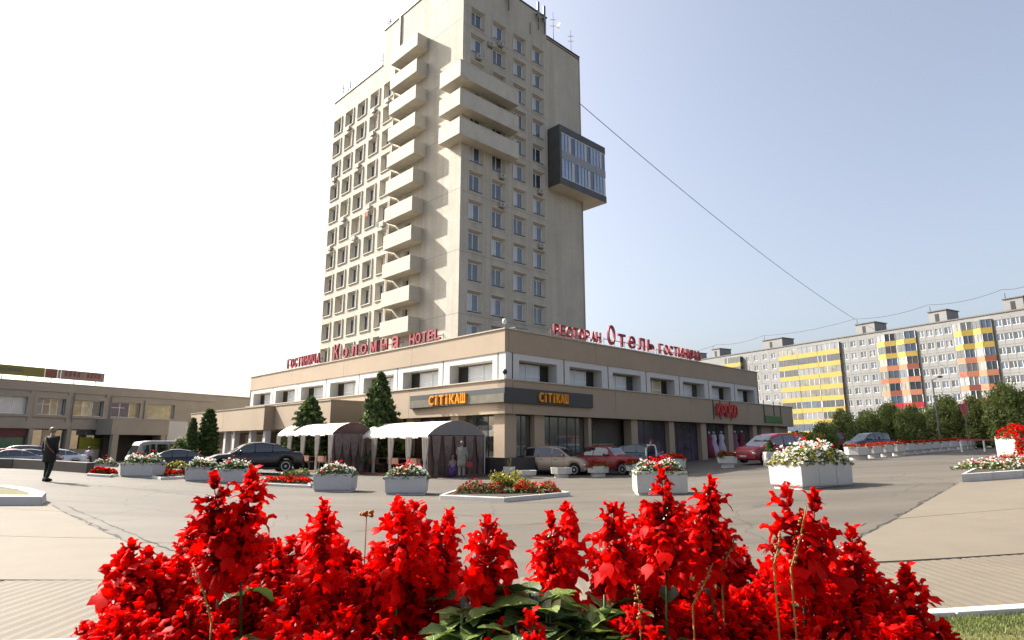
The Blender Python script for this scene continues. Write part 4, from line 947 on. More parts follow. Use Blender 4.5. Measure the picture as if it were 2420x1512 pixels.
rowcol = {8: 'yellow', 7: 'yellow', 6: 'salmon', 5: 'salmon', 4: 'salmon', 3: 'crimson', 2: 'crimson', 1: 'crimson', 0: 'crimson'}
for X0, X1, sh in ((1155, 1442, 0), (1722, 2008, 1), (2300, 2590, 0)):
    a0, a1 = sA(X0), sA(X1) if X1 < 2400 else sA(X0) + 17
    if X1 > 2400: a1 = a0 + (sA(2008) - sA(1722)) * .9
    for k in range(9):
        for i in range(4):
            a = a0 + (a1 - a0) * i / 4; b = a + (a1 - a0) / 4 - .06; dd = (.35, 1.0) if i % 2 == 0 else (1.0, .35)
            col = rowcol[k]
            if col == 'salmon' and (i + k) % 4 == 1: col = 'brick_red'
            balcony(a, b, dd[0], dd[1], k, col, rnd.choice(gl_))
for k in range(6, 9): balcony(sA(60), sA(172), 1.1, 1.1, k, 'yellow', 'glass')
# rooftop lift housings
for i, (X0, X1) in enumerate(((-255, -180), (-60, -5), (312, 450), (992, 1130), (1532, 1665), (2092, 2240))):
    a, b = (sA(X0), sA(X1)); mb = MB(); mb.fbox(FA, a, b, 1.0, 6, zR + .26, zR + 2.8, 'apt'); o = mb.build('lift_housing', ap)
    q = MB(); q.fbox(FA, a - .2, b + .2, .8, 6.2, zR + 2.801, zR + 3.0, 'apt_joint'); q.build('cap', o); q = MB(); q.fbox(FA, a + (b - a) * .35, a + (b - a) * .35 + .8, .96, .998, zR + .3, zR + 2.2, 'dark'); q.build('door', o)
    q = MB(); q.tube(FA.P(a + .4, 1.2, zR + 2.9), FA.P(a + .4, 1.2, zR + 4.2), .07, .05, 'black_metal', 5); q.build('pipe', o)
# cables
def cable(p, q, sag, r, label, n=28):
    p = Vector(p); q = Vector(q); pts = [p.lerp(q, i / n) - Vector((0, 0, sag * 4 * (i / n) * (1 - i / n))) for i in range(n + 1)]
    mb = MB(); mb.path(pts, [r] * (n + 1), 'cable', 5); return mb.build('cable', label=label, cat='cable')
rp = [FA.P(sA(-30), 2, zR + 4.4), FA.P(sA(300), 2, zR + 4.6), FA.P(sA(975), 2, zR + 4.6), FA.P(sA(1520), 2, zR + 4.8), FA.P(sA(2085), 2, zR + 5.2), FA.P(sA(2400), 2, zR + 6.2)]
cable(FTR.P(TRe + .05, .6, 42.5), rp[2], 1.6, .045, 'thin cable dropping from the tower side to the apartment roof', 40)
for i, (a, b) in enumerate(zip(rp, rp[1:])):
    cable(a, b, .8, .045, ['cable over the apartment roof, lowest stretch at its left end', 'cable over the apartment roof above the long yellow balconies', 'cable between the two middle lift housings of the apartment roof', 'cable rising over the apartment roof above the right balcony stack', 'cable leaving the apartment roof at the right edge'][i])
cable(rp[0], FTR.P(8, 20, 12), 3, .04, 'faint cable running from the apartment roof behind the hotel')

# ------------------------------------------------------------------ plants
def leaf_mesh(name, pts, size, mats, seed=1, aspect=1.5, probs=None, up=0.0):
    g = np.random.default_rng(seed); n = len(pts)
    nrm = g.normal(size=(n, 3)); nrm[:, 2] += up; nrm /= np.linalg.norm(nrm, axis=1)[:, None]
    a = np.cross(nrm, g.normal(size=(n, 3))); a /= np.linalg.norm(a, axis=1)[:, None]; b = np.cross(nrm, a)
    s = size * g.uniform(.6, 1.4, (n, 1)); a = a * s * aspect / 2; b = b * s / 2
    V = np.stack([pts - a, pts - b * .9 + nrm * s * .1, pts + a, pts + b * .9 + nrm * s * .1], 1).reshape(-1, 3)
    me = D.meshes.new(name); me.vertices.add(4 * n); me.vertices.foreach_set('co', V.ravel())
    me.loops.add(4 * n); me.loops.foreach_set('vertex_index', np.arange(4 * n)); me.polygons.add(n)
    me.polygons.foreach_set('loop_start', np.arange(n) * 4); me.polygons.foreach_set('loop_total', np.full(n, 4))
    for m in mats: me.materials.append(M[m])
    me.polygons.foreach_set('material_index', g.choice(len(mats), n, p=probs)); me.update(calc_edges=True); return me
def crown_pts(n, rx, rz, zc, seed, clumps=60, shape='round', spread=.17):
    g = np.random.default_rng(seed); C = []
    while len(C) < clumps:
        p = g.uniform(-1, 1, 3)
        if np.linalg.norm(p) > 1 or np.linalg.norm(p) < .35: continue
        C.append(p)
    C = np.array(C); i = g.integers(0, clumps, n); q = C[i] + g.normal(0, spread, (n, 3)) * g.uniform(.7, 1.3, (clumps, 1))[i]
    q *= np.array([rx, rx, rz]); q[:, 2] += zc; q = q[q[:, 2] > .3]; return q
def cone_pts(n, r, h, seed, z0=.25, power=.85, ragged=.18):
    g = np.random.default_rng(seed); t = g.uniform(0, 1, n) ** 1.5; lay = np.floor(t * h / .34) ; a = g.uniform(0, 2 * PI, n)
    tier = .82 + .18 * np.sin(t * h / .34 * 2 * PI); br = 1 + ragged * np.sin(a * 7 + lay * 2.1) + ragged * .8 * np.sin(a * 3 + lay)
    rr = r * (1 - t) ** power * tier * br * np.sqrt(g.uniform(.45, 1.0, n)) + .03
    return np.stack([rr * np.cos(a), rr * np.sin(a), z0 + t * (h - z0) - rr * .12], 1)
def trunk(h, r, m='bark', limbs=5, seed=1):
    g = random.Random(seed); k = MB(); k.path([(0, 0, -.2), (.03, 0, h * .4), (0, .04, h)], [r, r * .75, r * .4], m, 8)
    for i in range(limbs):
        a = g.uniform(0, 2 * PI); z = h * g.uniform(.35, .8); L_ = h * g.uniform(.25, .4); k.path([(0, 0, z), (math.cos(a) * L_ * .5, math.sin(a) * L_ * .5, z + L_ * .45), (math.cos(a) * L_, math.sin(a) * L_, z + L_ * .9)], [r * .4, r * .28, r * .1], m, 6)
    return k.mesh('trunk', True)
def tree(name, p, cm, tm, label, group=None, sc=(1, 1, 1), rz=0, cat='tree'):
    r = empty(name, (p[0], p[1], tz(p[0], p[1])), label, cat, group, rz); r.scale = sc
    sub('crown', cm, r, kind='stuff'); sub('trunk', tm, r); return r
crowns = [leaf_mesh('crown', crown_pts(15000, 2.25, 2.75, 2.75, 11 + i, 120, spread=.13), .19, ['tree_a', 'tree_b'], 20 + i, probs=[.6, .4]) for i in range(3)]
tmesh = [trunk(4.2, .15, seed=i, limbs=8) for i in range(3)]
tl_ = 'round dark green tree in the row before the apartments, '
TR = [(1997, 60, 52, 972, 'left end, behind the big flower planter'), (2057, 60, 68, 975, 'second from the left end'), (2108, 61, 66, 960, 'left of a touching pair'), (2154, 58, 64, 963, 'right of a touching pair'),
      (2203, 60, 54, 972, 'slim one left of the lamp'), (2246, 56, 84, 947, 'broad one right of the lamp'), (2318, 54, 76, 944, 'left of the tallest'), (2284, 61, 48, 966, 'low one behind the pennant'), (2392, 51, 96, 918, 'tallest, right edge'), (2462, 50, 90, 925, 'cut by the right edge')]
for i, (u, d, w, vt, lb) in enumerate(TR):
    p = DP(u, d); zt_ = EYE + (1049.5 - vt) / FPX * d * 1.0; h = (zt_ - p.z) / 5.5; w = w / 2 / FPX * d * .90 / 2.25
    tree('round_tree', p, crowns[i % 3], tmesh[i % 3], 'round dark green tree before the apartments, ' + lb, 'round trees before the apartment block', (w, w, h), i * 1.3)
p = DP(1952, 56); tree('small_tree', p, crowns[1], tmesh[0], 'small round tree right behind the yellow bush', None, (.42, .42, .46), 2)
yc = leaf_mesh('crown', crown_pts(4500, 1.5, 1.3, 1.5, 41, 40), .2, ['leaf_yellow', 'tree_b', 'tree_a'], 42, probs=[.55, .3, .15])
p = DP(1897, 52); tree('yellow_bush', p, yc, trunk(1.6, .07, seed=8), 'yellow green autumn bush beside the podium end', None, (.9, .9, .62), 0, 'bush')
sc_ = leaf_mesh('crown', cone_pts(26000, 1.45, 5.3, 5, power=.72, ragged=.42), .15, ['conifer', 'conifer2'], 6, aspect=2.2, probs=[.62, .38])
sc2 = leaf_mesh('crown', cone_pts(22000, 1.5, 4.4, 9, power=.55, ragged=.26), .13, ['conifer', 'conifer2'], 7, aspect=2.0, probs=[.55, .45])
th = leaf_mesh('crown', cone_pts(12000, .62, 4.2, 12, power=.45, ragged=.10), .13, ['conifer', 'conifer2'], 13, aspect=2, probs=[.6, .4])
tree('spruce', DP(894, 36.6), sc_, trunk(4.8, .12, seed=3, limbs=0), 'tall pointed spruce between the two white tents', None, (1, 1, 1.07), .5)
tree('spruce', DP(729, 38.5), sc2, trunk(3.8, .12, seed=4, limbs=0), 'broad blunt dark spruce behind the smaller tent', None, (1.0, 1.0, 1.02), 0)
tree('thuja', DP(453, 45), th, trunk(3.6, .08, seed=5, limbs=0), 'slender pointed thuja, left one by the podium end', None, (.85, .85, .86), 0)
tree('thuja', DP(490, 46), th, trunk(3.6, .08, seed=6, limbs=0), 'thick tall thuja touching the podium end', None, (1.45, 1.45, 1.02), 2)
bc = leaf_mesh('crown', crown_pts(3500, .9, .9, .9, 51, 30), .14, ['conifer', 'conifer2'], 52)
tree('shrub', DP(437, 43), bc, trunk(.9, .05, seed=7), 'low dark shrub at the foot of the slender thuja', None, (.8, .8, 1.1), 0, 'shrub')

def blossoms(name, pts, size, mats, seed=1, probs=None, up=.8):
    """open five lobed flowers, each a cupped ring of ten triangles"""
    g = np.random.default_rng(seed); V = []; Fc = []; mi = []
    for p in pts:
        n_ = g.normal(0, 1, 3); n_[2] = abs(n_[2]) + up; n_ /= np.linalg.norm(n_); a = np.cross(n_, [.3, .8, .1]); a /= np.linalg.norm(a); b = np.cross(n_, a); s = size * g.uniform(.7, 1.25); k = len(V); V.append(p - n_ * s * .25)
        for j in range(10):
            t = 2 * PI * j / 10; r = s * (.5 if j % 2 else .40); V.append(p + (a * math.cos(t) + b * math.sin(t)) * r + n_ * s * .06 * (j % 2))
        m = g.choice(len(mats), p=probs)
        for j in range(10): Fc.append((k, k + 1 + j, k + 1 + (j + 1) % 10)); mi.append(m)
    me = D.meshes.new(name); me.from_pydata([tuple(v) for v in V], [], Fc)
    for m in mats: me.materials.append(M[m])
    me.polygons.foreach_set('material_index', mi); me.update(); return me
def flowerbed(p, rz, w, d, h, label, cols, seed, n=170, leaf='leaf_green', fsize=.085, red=0, z=0, cat='flowers', group=None, nl=900):
    """a planting: foliage mound and blossoms, local frame at its own base"""
    g = np.random.default_rng(seed); r = empty('flower_planting', (p[0], p[1], z), label, cat, group, rz)
    def P_(n, lo, hi):
        x = g.uniform(-.5, .5, n); y = g.uniform(-.5, .5, n); e = np.clip(1 - (2 * np.abs(x)) ** 6, .2, 1) * np.clip(1 - (2 * np.abs(y)) ** 6, .3, 1)
        return np.stack([x * w, y * d, e * h * g.uniform(lo, hi, n) * (1 + .25 * np.sin(x * w * 7 + seed) * np.cos(y * 5))], 1)
    sub('foliage', leaf_mesh('foliage', P_(nl, .05, .85), .09, [leaf, 'leaf_green', 'tree_a'], seed, probs=[.45, .4, .15]), r, kind='stuff')
    sub('blossoms', blossoms('blossoms', P_(n, .5, 1.05), fsize, cols[0], seed + 1, cols[1]), r, kind='stuff')
    if red:
        q = P_(red, .9, 1.45); q[:, 0] *= .7; sub('red_blossoms', blossoms('red_blossoms', q, fsize * 1.1, ['petal_red'], seed + 2), r, kind='stuff')
    return r
WHT = (['petal_white', 'petal_pink'], [.95, .05]); REDF = (['petal_red', 'petal_red2'], [.7, .3])
PGROUP = 'white concrete planters on the plaza'
def planter(c, rz, L_, W_, H_, label, m='white_paint', taper=.96, flowers=None, round_=.05, joint=True):
    z = tz(c[0], c[1]); r = empty('planter', (c[0], c[1], z), label, 'planter', PGROUP, rz)
    k = MB(); t = .07; h = H_
    # outer shell narrows slightly towards the base
    def rect(a, b, zz): return [(-a, -b, zz), (a, -b, zz), (a, b, zz), (-a, b, zz)]
    a, b = L_ / 2, W_ / 2
    rings = [rect(a * .92, b * .86, -.15), rect(a * .92, b * .86, .04), rect(a * taper, b * taper, .045), rect(a * (.5 + taper / 2), b * (.5 + taper / 2), h * .14), rect(a, b, h), rect(a - t, b - t, h), rect(a - t, b - t, h - .12)]
    k.loft(rings, m, caps=True); link('shell', k.mesh('shell'), r, world=False, bevel=round_ * .4)
    k = MB(); k.fbox(Z, -a + t + .002, a - t - .002, -b + t + .002, b - t - .002, h - .2, h - .06, 'soil'); sub('soil', k.mesh('soil'), r)
    if joint:
        k = MB()
        for x in (-a * .34, a * .34): k.fbox(Z, x - .004, x + .004, -b - .002, -b + .03, .12, h - .03, 'flash')
        sub('joint', k.mesh('joint'), r)
    return r, z + h
def ang(p, q): return math.atan2(q[1] - p[1], q[0] - p[0])
# nearest right planter
a_, b_ = G(1897, 1158), G(2018, 1144); w_ = (b_ - a_).length; rz = ang(a_, b_); c = (a_ + b_) / 2 + Vector((-math.sin(rz), math.cos(rz), 0)) * .62
pl, zt = planter(c, rz, w_, 1.24, .80, 'largest white planter, seen cornerwise, with tall white petunias at the right')
flowerbed(c, rz, w_ * 1.04, 1.3, .66, 'tall mound of white petunias in the largest right planter', WHT, 61, 620, red=16, z=zt - .1, nl=2600, fsize=.105, leaf='leaf_yellow')
a_, b_ = G(1505, 1171), G(1627, 1168); w_ = (b_ - a_).length; rz = ang(a_, b_); c = (a_ + b_) / 2 + Vector((-math.sin(rz), math.cos(rz), 0)) * .5; 
pl, zt = planter(c, rz, w_, 1.0, .72, 'white planter with bright left side, red flowers over white petunias')
flowerbed(c, rz, w_ * 1.0, 1.0, .42, 'white petunias with a red cluster in the planter before the entrance', WHT, 62, 300, red=70, z=zt - .1, nl=1500, leaf='leaf_green')
for i, (u0, u1, vb, hh, lb, lf, red) in enumerate(((907, 1006, 1169, .58, 'grey planter with red and white petunias before the larger tent', 'red and white petunias in the planter before the larger tent', 40),
        (738, 832, 1162, .60, 'grey planter of white petunias between the tents and black car', 'low white petunias in the planter left of the larger tent', 12),
        (500, 588, 1143, .54, 'grey planter standing before the black sedan hood', 'white and a few red petunias before the near black sedan', 14),
        (433, 497, 1138, .54, 'shorter grey planter left of the near black sedan', 'sparse white petunias in the short planter beside the black cars', 6),
        (276, 370, 1128, .55, 'long grey planter before the farther black sedan', 'white petunias with little red in the long left planter', 10),
        (212, 262, 1115, .50, 'small grey planter at the end of the dark low wall', 'white petunias in the small planter at the wall end', 12))):
    a_, b_ = G(u0, vb), G(u1, vb); w_ = (b_ - a_).length; c = (a_ + b_) / 2 + Vector((0, .35, 0)); rz = [0.02, -.02, -.03, .04, -.1, -.05][i]
    pl, zt = planter(c, rz, w_, .85, hh, lb, 'grey_paint', taper=.90, joint=False)
    flowerbed(c, rz, w_ * 1.02, .85, .40, lf, WHT, 70 + i, 230, red=red, z=zt - .08, nl=900)
# bowl planters on pedestals along the parked cars
def bowl(u, vb, W_, H_, label, red=0, m='white_paint'):
    c = DP(u, 31.0 + (u - 1300) * .0035) if u < 1600 else G(u, vb); r = empty('bowl_planter', (c.x, c.y, c.z), label, 'planter', 'octagonal pedestal planters along the parked cars')
    k = MB()
    def oc(rr, z): return [(rr * math.cos(2 * PI * (j + .5) / 8), rr * .8 * math.sin(2 * PI * (j + .5) / 8), z) for j in range(8)]
    k.loft([oc(W_ * .36, -.1), oc(W_ * .36, H_ * .34), oc(W_ * .37, H_ * .35), oc(W_ * .52, H_ * .38), oc(W_ * .56, H_), oc(W_ * .49, H_), oc(W_ * .48, H_ - .1)], m); link('bowl', k.mesh('bowl'), r, world=False, bevel=.012)
    k = MB(); k.loft([oc(W_ * .47, H_ - .12), oc(W_ * .47, H_ - .05)], 'soil'); sub('soil', k.mesh('soil'), r)
    return c, c.z + H_
for u, vb, W_, H_, lb, fl_ in ((1243, 1121, .95, .36, 'low empty white bowl planter left of the beige car', None), (1325, 1120, 1.0, .48, 'empty bowl planter before the beige car', None),
        (1411, 1117, 1.0, .52, 'bowl planter with red flowers before the red sedan', 'flat red flowers in the bowl before the red sedan'), (1500, 1116, .98, .55, 'bowl planter with red flowers at the red sedan nose', 'red flower mound in the bowl at the red sedan nose'),
        (1592, 1112, 1.0, .70, 'bowl planter with red flowers half behind the entrance planter', 'red flower mound seen over the white petunias of the entrance planter'), (1719, 1105, .98, .62, 'bowl planter with red flowers standing alone before the shop windows', 'red flowers in the bowl standing alone before the shops')):
    c, zt = bowl(u, vb, W_, H_, lb)
    if fl_: flowerbed(c, 0, W_ * 1.05, W_ * .8, .30, fl_, REDF, int(u), 260, z=zt - .06, nl=300, fsize=.08)
def cube_planter(u, vb, w, h, label):
    c = DP(u, 31.2) if u < 1300 else G(u, vb); r = empty('cube_planter', (c.x, c.y, c.z), label, 'planter'); k = MB(); k.box((0, 0, -.1), (w, w, h + .1), 'white_paint', top=1.06); link('shell', k.mesh('shell'), r, world=False, bevel=.02)
    k = MB(); k.box((0, 0, h - .04), (w * .86, w * .86, .06), 'soil'); sub('soil', k.mesh('soil'), r); return c, c.z + h
c, zt = cube_planter(1203, 1121, .55, .52, 'small upright white cube planter below the podium corner')
r = empty('spiky_plant', (c.x, c.y, zt), 'short yellow green upright plant in the cube planter at the corner', 'plant'); k = MB()
for j in range(7): a = j * .9; k.tube((.05 * math.cos(a), .05 * math.sin(a), 0), (.1 * math.cos(a), .1 * math.sin(a), .42 - .03 * j), .022, .006, 'leaf_yellow', 5); 
sub('blade', k.mesh('blade'), r)
c, zt = cube_planter(1822, 1101, .60, .74, 'white cube planter with a clipped cone shrub by the red van')
r = empty('cone_shrub', (c.x, c.y, zt), 'clipped dark green cone shrub in the white cube planter', 'shrub')
sub('foliage', leaf_mesh('foliage', cone_pts(2500, .30, .62, 88, z0=.0, power=.6, ragged=.03), .05, ['conifer', 'conifer2'], 89), r, kind='stuff'); sub('stem', trunk(.3, .03, seed=2, limbs=0), r)
# row of planters running off to the right, each with its own red planting
us = [(2029, 1086, 1.35), (2066, 1082, 1.0), (2094, 1079, .95), (2121, 1077, .95), (2147, 1074, .95), (2168, 1072, .9), (2187, 1070, .9), (2207, 1068, .9), (2228, 1066, .9), (2250, 1064, .9), (2272, 1062, .9), (2294, 1060, .9)]
for i, (u, vb, W_) in enumerate(us):
    lbl = ['nearest and widest', 'second', 'third', 'fourth', 'fifth', 'sixth', 'seventh', 'eighth', 'ninth', 'tenth', 'eleventh', 'farthest'][i]
    c, zt = bowl(u, vb, W_, .72, lbl + ' white pedestal planter of the row along the far right road')
    flowerbed(c, 0, W_ * 1.0, W_ * .7, .22, 'red flowers on the ' + lbl + ' planter of the right row', REDF, 300 + i, 140, z=zt - .05, nl=160, fsize=.09, group='red flowers along the right planter row')
# kerbed beds
def kbed(pts, label, h=.13, w=.16, inner='soil', m='white_paint', name='kerbed_bed'):
    c = sum((Vector(p) for p in pts), Vector()) / len(pts); r = empty(name, (c.x, c.y, tz(c.x, c.y)), label, 'flower bed'); n = len(pts)
    inn = [Vector(p).lerp(c, min(.4, w / max(.01, (Vector(p) - c).length))) for p in pts]
    for i in range(n):
        p, q, p2, q2 = Vector(pts[i]), Vector(pts[(i + 1) % n]), inn[i], inn[(i + 1) % n]; L_ = (q - p).length; m_ = max(1, round(L_ / 1.5))
        for j in range(m_):
            t0, t1 = (j + .004) / m_, (j + 1 - .004) / m_; a, b, a2, b2 = p.lerp(q, t0), p.lerp(q, t1), p2.lerp(q2, t0), p2.lerp(q2, t1)
            k = MB(); k.hexa([(v.x, v.y, tz(v.x, v.y) - .1) for v in (a, b, b2, a2)] + [(v.x, v.y, tz(v.x, v.y) + h) for v in (a.lerp(a2, .12), b.lerp(b2, .12), b2, a2)], m); k.build('kerb_stone', r, bevel=.02)
    k = MB(); k.quad([(v.x, v.y, tz(v.x, v.y) + h - .03) for v in inn], inner); k.build('soil', r); return r, c
B1 = [G(1036, 1180), G(1193, 1187), G(1349, 1172), G(1290, 1163), G(1200, 1160), G(1075, 1166)]
r, c = kbed(B1, 'low white kerbed island bed in the middle of the plaza')
zc = tz(c.x, c.y) + .1
flowerbed((c.x - .75, c.y - .1), .02, 1.6, 1.0, .34, 'left strip of dark red begonias in the island bed', (['petal_red2', 'petal_red'], [.8, .2]), 91, 500, z=zc, nl=350, fsize=.06)
flowerbed((c.x + .95, c.y - .05), -.03, 1.6, .9, .32, 'right strip of dark red begonias in the island bed', (['petal_red2', 'petal_red'], [.8, .2]), 92, 500, z=zc, nl=350, fsize=.06)
flowerbed((c.x + .12, c.y - .3), 0, .42, .5, .16, 'patch of silver grey leaves between the red strips of the island bed', (['petal_white'], [1]), 93, 60, z=zc, nl=200, fsize=.035, leaf='leaf_green')
r = empty('golden_shrub', (c.x + .10, c.y + .5, zc), 'golden green shrub at the centre of the island bed', 'shrub')
g = np.random.default_rng(3); q = crown_pts(4200, .62, .42, .50, 55, 26) - np.array([0, 0, .28]); sub('foliage', leaf_mesh('foliage', q, .055, ['leaf_yellow', 'leaf_green'], 56, probs=[.7, .3]), r, kind='stuff'); sub('stem', trunk(.3, .02, seed=9), r)
for i, (pp, lb, lb2) in enumerate((([G(600, 1146), G(735, 1153), G(728, 1140), G(640, 1136)], 'small kerbed bed beside the near black sedan rear wheel', 'flat red flowers and a green mound by the near sedan'),
        ([G(346, 1128), G(380, 1134), G(436, 1131), G(432, 1120), G(370, 1121)], 'small kerbed bed between the two black sedans', 'red flowers with a yellow tuft between the black sedans'),
        ([DP(214, 24.6), DP(272, 24.3), DP(290, 25.6), DP(235, 25.8)], 'small kerbed bed at the end of the dark wall', 'low red flowers at the end of the dark wall'))):
    r, c = kbed(pp, lb, h=.10); w_ = (Vector(pp[1]) - Vector(pp[0])).length * (.85, 1.4, .8)[i]
    flowerbed((c.x, c.y), 0, w_, w_ * .42, .2, lb2, REDF, 95 + i, 480, z=tz(c.x, c.y) + .09, nl=300, fsize=.09)
    if i < 2:
        r = empty('leafy_tuft', (c.x + .3, c.y + .2, c.z + .08), ['dark green mound behind the red flowers by the sedan wheel', 'yellow leafy tuft in the bed between the black sedans'][i], 'plant')
        sub('foliage', leaf_mesh('foliage', crown_pts(900, .5, .25, .25, 60 + i, 14), .08, [['leaf_green', 'tree_a'], ['leaf_yellow', 'leaf_green']][i], 61), r, kind='stuff')
# left foreground bed
NB = [G(-160, 1200), G(-60, 1197), (G(100, 1196)), G(112, 1184), G(70, 1172), G(0, 1164), G(-150, 1156)]
r, c = kbed(NB, 'large white kerbed bed with olive turf cut by the left edge', h=.22, w=.5, inner='olive_turf')
# right foreground bed
RB = [G(2272, 1141), G(2419, 1131), G(2600, 1120), G(2600, 1090), G(2419, 1098), G(2330, 1106)]
r, c = kbed(RB, 'long white kerbed bed with pink and white flowers at the right edge', h=.26, w=.3)
pa = (Vector(RB[0]) * .6 + Vector(RB[5]) * .4); pb = Vector(RB[1]).lerp(Vector(RB[4]), .45); mid = pa.lerp(pb, .26) - Vector((0, .25, 0)); mid2 = pa.lerp(pb, .92) - Vector((0, .3, 0))
flowerbed((mid.x, mid.y), ang(pa, pb), (pb - pa).length * .46, 1.9, .36, 'silvery white flowers at the near end of the right bed', (['petal_white', 'petal_pink'], [.7, .3]), 101, 340, z=mid.z + .18, nl=700, fsize=.08)
flowerbed((mid2.x, mid2.y), ang(pa, pb), (pb - pa).length * .9, 2.2, .42, 'pink and red flowers filling the right bed', (['petal_pink', 'petal_white', 'petal_red'], [.6, .22, .18]), 102, 900, z=mid2.z + .18, nl=1500, fsize=.08)
c = G(2412, 1098); k = planter((c.x + .5, c.y + .6), .1, 1.2, 1.0, 1.15, 'tall white planter overflowing with red flowers at the right edge')
flowerbed((c.x + .5, c.y + .5), .1, 1.3, 1.1, .55, 'red salvia mass in the tall planter at the right edge', REDF, 103, 500, z=k[1] - .1, nl=500, fsize=.10)
flowerbed((c.x + .1, c.y - .15), .1, .7, .5, 1.0, 'red flowers hanging down the front of the tall right planter', REDF, 104, 300, z=tz(c.x, c.y) + .1, nl=400, fsize=.10)
# dark low wall at the left
wl = empty('low_wall', G(100, 1107), 'dark low retaining wall before the parked cars at the left', 'wall')
pts = [DP(-160, 29.3), DP(-60, 29.1), DP(38, 28.7), DP(130, 27.4), DP(214, 26.2)]
for a, b in zip(pts, pts[1:]):
    k = MB(); d_ = (b - a).normalized(); n_ = Vector((-d_.y, d_.x, 0)) * .3; a2, b2 = a + d_ * .02, b - d_ * .02
    k.hexa([(v.x, v.y, v.z - .2) for v in (a2, b2, b2 + n_, a2 + n_)] + [(v.x, v.y, v.z + .42) for v in (a2, b2, b2 + n_, a2 + n_)], 'plinth'); k.build('wall_section', wl, bevel=.01)
# ------------------------------------------------------------------ cars
def interp(tab, x):
    if x <= tab[0][0]: return tab[0][1]
    for (a, p), (b, q) in zip(tab, tab[1:]):
        if x <= b:
            t = (x - a) / (b - a); t = t * t * (3 - 2 * t) * .5 + t * .5; return p + (q - p) * t
    return tab[-1][1]
KINDS = {
 'sedan': dict(L=4.55, W=1.78, H=1.46, deck=[(-1, .42), (-.975, .60), (-.9, .685), (-.55, .69), (.35, .655), (.72, .61), (.93, .50), (.99, .38), (1, .30)],
    cab=[(-.80, .67), (-.62, .80), (-.40, .94), (-.12, 1.0), (.06, .99), (.20, .93), (.52, .65)], ws=(.10, .50), rw=(-.78, -.40), sw=[(-.66, -.33), (-.31, .02), (.04, .36)], ax=(.60, -.60), r=.32),
 'boxy': dict(L=4.1, W=1.64, H=1.46, deck=[(-1, .40), (-.99, .62), (-.95, .655), (-.5, .66), (.35, .655), (.90, .60), (.985, .56), (1, .36)],
    cab=[(-.66, .65), (-.50, .94), (-.40, .985), (-.1, 1.0), (.08, .985), (.14, .95), (.38, .66)], ws=(.12, .37), rw=(-.65, -.49), sw=[(-.55, -.24), (-.22, .20)], ax=(.62, -.60), r=.30),
 'hatch': dict(L=3.6, W=1.60, H=1.50, deck=[(-1, .40), (-.985, .60), (-.9, .64), (-.5, .645), (.45, .64), (.80, .57), (.95, .47), (1, .34)],
    cab=[(-.985, .62), (-.94, .80), (-.84, .96), (-.5, 1.0), (-.1, .995), (.12, .95), (.56, .63)], ws=(.10, .55), rw=(-.975, -.86), sw=[(-.86, -.48), (-.45, -.04), (-.01, .38)], ax=(.66, -.66), r=.29),
 'van': dict(L=4.5, W=1.82, H=1.72, deck=[(-1, .36), (-.99, .56), (-.9, .60), (.4, .59), (.82, .54), (.95, .44), (1, .30)],
    cab=[(-.985, .58), (-.95, .80), (-.88, .95), (-.4, 1.0), (.0, .99), (.16, .94), (.66, .56)], ws=(.14, .65), rw=(-.98, -.89), sw=[(-.84, -.50), (-.46, -.08), (-.04, .40)], ax=(.64, -.62), r=.33),
 'minibus': dict(L=4.4, W=1.94, H=2.05, deck=[(-1, .30), (-.99, .50), (.9, .50), (.97, .46), (1, .28)],
    cab=[(-.99, .50), (-.97, .92), (-.93, .985), (-.4, 1.0), (.5, 1.0), (.80, .95), (.93, .50)], ws=(.84, .925), rw=(-.985, -.972), sw=[(-.86, -.50), (-.46, -.1), (-.06, .30), (.36, .74)], ax=(.55, -.52), r=.36)}
